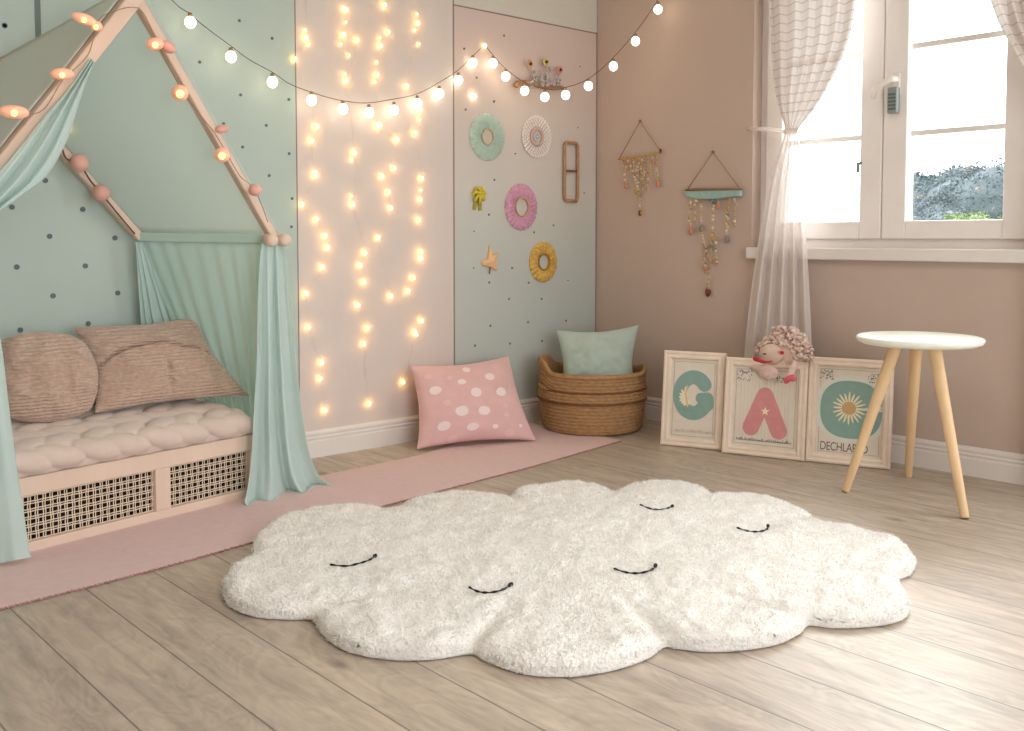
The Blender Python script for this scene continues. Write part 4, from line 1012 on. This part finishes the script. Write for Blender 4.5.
# yellow bow flower
c = onL(478,195,-.01); t = thing('gold_bow', 'small yellow-green ribbon bow ornament left of the pink yarn wreath', 'wall ornament', tuple(c), GW)
yl = mat('yellow_ribbon', (206,190,70), .55, var=.2, vscale=60); q = MB()
for k in range(7):
    a_ = 2*math.pi*k/7+.3; q.tube(catmull([Vector((c.x,-.02,c.z)), Vector((c.x+.022*math.cos(a_-.4),-.034,c.z+.022*math.sin(a_-.4))), Vector((c.x+.040*math.cos(a_),-.022,c.z+.040*math.sin(a_))), Vector((c.x+.024*math.cos(a_+.4),-.012,c.z+.024*math.sin(a_+.4))), Vector((c.x,-.014,c.z))],4), .008, 6)
q.build('bow_loops', yl, t, smooth=True)
q = MB(); q.bar((c.x-.005,-.014,c.z),(c.x-.028,-.012,c.z-.075), .020, .004, (0,1,0)); q.bar((c.x+.008,-.014,c.z),(c.x+.014,-.012,c.z-.080), .020, .004, (0,1,0)); q.build('ribbon_tail', mat('olive_ribbon', (170,158,52), .6), t, bevel=.001)
# peach star bird
c = onL(491,260,-.01); t = thing('wooden_star', 'peach coloured lopsided wooden star ornament at the lower left of the panel', 'wall ornament', tuple(c), GW)
P5 = [(a*1.3,b*1.3) for a,b in [(-.010,.060),(.004,.018),(.034,.030),(.022,-.004),(.030,-.044),(-.008,-.028),(-.050,-.020),(-.052,-.006),(-.020,.004)]]
q = MB(); ctr = (.0,-.004)
n5 = len(P5)
vs = [(c.x+u,-.0065,c.z+v) for u,v in P5]+[(c.x+u*.96,-.020,c.z+v*.96) for u,v in P5]+[(c.x,-.032,c.z-.004)]
q.add(vs, [tuple(range(n5))]+[(i,(i+1)%n5,n5+(i+1)%n5,n5+i) for i in range(n5)]+[(n5+i,n5+(i+1)%n5,2*n5) for i in range(n5)]); q.build('star_body', mat('peach_wood', (232,190,144), .6), t)
MB().tube([(c.x-.006,-.016,c.z-.026),(c.x-.016,-.016,c.z-.072)], .004, 8).build('stick', M['wood_dark'], t, smooth=True)
# twig shelf with dried flowers
c = onL(541,86,-.03); t = thing('twig_flower_hanger', 'brown twig wall hanger topped with small dried flowers under the globe lights', 'wall ornament', tuple(c), GW)
def T(px, py, y=-.035): return onL(px, py, y)
MB().tube(catmull([T(517,84),T(524,83),T(535,85),T(548,88),T(563,88)],5), [.016]*6+[.010]*15, 8).build('twig', M['wood_dark'], t, smooth=True)
MB().tube(catmull([T(516,86),T(522,83),T(534,82)],5), .013, 8).build('twig_end', wdm, t, smooth=True)
tw = MB(); stems = MB()
for x,y,cc in ((530,64,0),(546,62,1),(560,70,2)):
    stems.tube([T(x,y), T(lerp(x,545,.3),86)], .002, 5)
stems.build('stems', mat('dry_stem', (150,136,104), .9), t)
for x,y,cc in ((530,64,(196,158,120)),(546,62,(206,190,110)),(560,70,(214,146,136))):
    q = MB(); p = T(x,y,-.045)
    for k in range(9): a_ = 2*math.pi*k/9; q.ball(p+Vector((.015*math.cos(a_),0,.015*math.sin(a_))), .008, 7, 0, (1,.5,1))
    fl = q.build('flower_head', mat('petal', cc, .8), t, smooth=True)
    MB().ball(p+Vector((0,-.006,0)), .0085, 8).build('flower_eye', mat('brown_eye', (84,56,30), .8), fl, smooth=True)
q = MB(); r_ = random.Random(3)
for k in range(90):
    x = r_.uniform(529,561); y = 86-abs(r_.gauss(0,11))*(1-abs(x-545)/24); q.ball(T(x,max(66,y),-.03-.02*r_.random()), r_.uniform(.004,.0085), 6, r_.choice([0,0,1,2]))
q.build('dried_blossoms', [mat('grey_blossom', (196,186,186), .9), mat('lilac_blossom', (176,156,170), .9), mat('leaf_blossom', (150,160,140), .9)], t, smooth=True)
MB().tube([T(543,77)+Vector((.022*math.cos(2*math.pi*k/24),-.015,.024*math.sin(2*math.pi*k/24))) for k in range(25)], .003, 6).build('wire_ring', mat('silver_wire', (210,204,204), .4), t, smooth=True)

# ================================================================== WALL HANGINGS (right wall)
GH = 'beaded hangings on the window wall'
pal = [mat('bead_gold', (196,158,90), .5), mat('bead_cream', (224,208,176), .6), mat('bead_rose', (206,138,112), .6), mat('bead_grey', (138,134,128), .6), mat('bead_teal', (96,128,118), .6), mat('bead_brown', (118,62,46), .5)]
def WR(px, py, x=-.02): return onR(px, py, x)
def strand(parent, pts, seed, pend=None, pr=.012, rb=(.004,.008), step=.013, spread=0):
    r_ = random.Random(seed); q = MB(); P_ = catmull([WR(*p) for p in pts], 6); q.tube(P_, .0012, 5, 1); acc = 0
    for a_,b_ in zip(P_, P_[1:]):
        acc += (b_-a_).length
        if acc > step*r_.uniform(.7,1.4):
            acc = 0; q.ball(b_+Vector((r_.uniform(-.004,.0),r_.uniform(-spread,spread),0)), r_.uniform(*rb), 7, r_.choice([0,0,0,1,1,1,2,3]))
    if pend is not None: q.ball(P_[-1], pr, 10, pend, (.7,.9,1.4))
    q.build('bead_strand', pal, parent, smooth=True)
t = thing('beaded_wall_hanging', 'small triangular wall hanging of gold beads on a cord, nearest the corner', 'wall hanging', tuple(WR(640,122)), GH)
MB().tube([WR(619,159),WR(640,121.5),WR(661,152)], .0025, 6).build('hanging_cord', M['wood_dark'], t, smooth=True)
MB().ball(WR(640,121,-.008), .008, 8).build('nail', M['wood_dark'], t, smooth=True)
MB().tube([WR(618,159),WR(640,156),WR(662,152)], .005, 8).build('top_rod', pal[0], t, smooth=True)
MB().ball(WR(660.5,151,-.022), .010, 8, 0, (.8,.8,1.4)).build('dark_knot', pal[5], t, smooth=True)
for k,(x,y0,y1,x1) in enumerate([(621,159,166,622),(625,158,186,626),(629,158,172,631),(633,157,181,635),(636,156,191,636),(640,156,213,640),(644,155,190,643),(648,155,190,648),(652,154,172,650),(657,153,184,658),(638,158,200,638),(642,157,178,641)]):
    strand(t, [(x,y0),((x+x1)/2,(y0+y1)/2),(x1,y1)], k, pend={1:2,4:0,5:5,9:2}.get(k), pr=.013, step=.010, spread=.012)
MB().ball(WR(623.5,159,-.024), .014, 8, 0, (.6,1.6,.8)).build('gold_bead', pal[0], t, smooth=True)
t = thing('beaded_wall_hanging', 'larger wall hanging with a mint green driftwood bar and long bead strands', 'wall hanging', tuple(WR(713,152)), GH)
MB().tube([WR(687,190),WR(713,152.5),WR(741,190)], .0025, 6).build('hanging_cord', M['wood_dark'], t, smooth=True)
MB().ball(WR(713,152,-.008), .008, 8).build('nail', M['wood_dark'], t, smooth=True)
q = MB(); pts = [WR(x,y) for x,y in [(686,190),(700,189),(714,189),(728,189),(742,189)]]; q.tube(pts, .006, 8); q.build('top_rod', M['wood_dark'], t, smooth=True)
a_, b_ = WR(686,191), WR(741,191)
outl = [WR(686,191.5),WR(741,190.5),WR(741,196),WR(730,197),WR(716,199),(WR(702,199)),WR(692,198),WR(687,196)]
q = MB(); n8 = len(outl); q.add([p+Vector((-.012,0,0)) for p in outl]+[p+Vector((.016,0,0)) for p in outl], [tuple(range(n8)),tuple(range(n8,2*n8))[::-1]]+[(i,(i+1)%n8,n8+(i+1)%n8,n8+i) for i in range(n8)])
q.build('mint_bar', mat('mint_driftwood', (156,188,182), .8, var=.1, vscale=40), t, bevel=.002)
for k,(pts,pend,pr) in enumerate([([(691,198),(690,215),(691,231)],2,.015),([(696,198),(695,222)],None,0),([(701,198),(701,212),(701,228)],3,.014),([(708,198),(714,202)],4,.012),([(713,198),(713,216),(713,238)],0,.014),([(718,198),(718,206)],2,.012),([(730,197),(728,210),(728,222)],None,0),([(728,197),(727,220),(727,239)],3,.016),([(735,196),(735,225)],0,.008),([(701,228),(705,245),(710,260)],None,0),([(711,238),(711,262),(708,292)],5,.018),([(715,240),(717,262)],2,.009),([(705,250),(705,268)],2,.012)]):
    strand(t, pts, 40+k, pend, pr, (.004,.009), .013, .006)
q = MB(); cc = WR(711,250,-.03)
for k in range(7):
    a_ = R(20+k*23); q.ball(cc+Vector((0,.028*math.cos(a_),.022*math.sin(a_))), .007, 8, 0, (.5,.7,1.5), Matrix.Rotation(math.pi/2-a_,3,'X'))
q.build('leaf_charm', pal[3], t, smooth=True)

# ================================================================== LIGHT
w = bpy.data.worlds.new('sky'); S.world = w; w.use_nodes = True
bg = w.node_tree.nodes['Background']; bg.inputs[0].default_value = (.93,.965,1,1); bg.inputs[1].default_value = 6.0
def portal(loc, rot, sx, sy):
    l = bpy.data.lights.new('window_portal','AREA'); l.shape = 'RECTANGLE'; l.size = sx; l.size_y = sy; l.cycles.is_portal = True
    o = bpy.data.objects.new('window_portal', l); COL.objects.link(o); o.location = loc; o.rotation_euler = rot
portal((.2,(WY0+WY1)/2,(WZ0+WZ1)/2), (0,R(90),0), WZ1-WZ0, WY1-WY0)
portal((.2,(VY0+VY1)/2,(.3+WZ1)/2), (0,R(90),0), WZ1-.3, VY1-VY0)
portal((-3.3,Y0-.1,1.36), (R(90),0,0), 2.6, WZ1-.3)
sl_ = bpy.data.lights.new('sun','SUN'); sl_.energy = 5.0; sl_.angle = R(28); sl_.color = (1,.99,.975)
so = bpy.data.objects.new('sun', sl_); COL.objects.link(so); so.location = (4,0,5); so.rotation_euler = Vector((-1,-.42,-.86)).to_track_quat('-Z','Y').to_euler()
# unseen disk light added under the ceiling to fill the room
l = bpy.data.lights.new('ceiling_fill','AREA'); l.shape = 'DISK'; l.size = 1.2; l.energy = 14; l.color = (1,.95,.9)
o = bpy.data.objects.new('ceiling_fill', l); COL.objects.link(o); o.location = (-2.6,-2.6,ZC-.05)

vs_ = S.view_settings; vs_.view_transform = 'Standard'; vs_.look = 'None'; vs_.gamma = 1; vs_.use_curve_mapping = False; vs_.exposure = .13
S.cycles.max_bounces = 10; S.cycles.diffuse_bounces = 6; S.cycles.transparent_max_bounces = 24
S.cycles.use_denoising = True
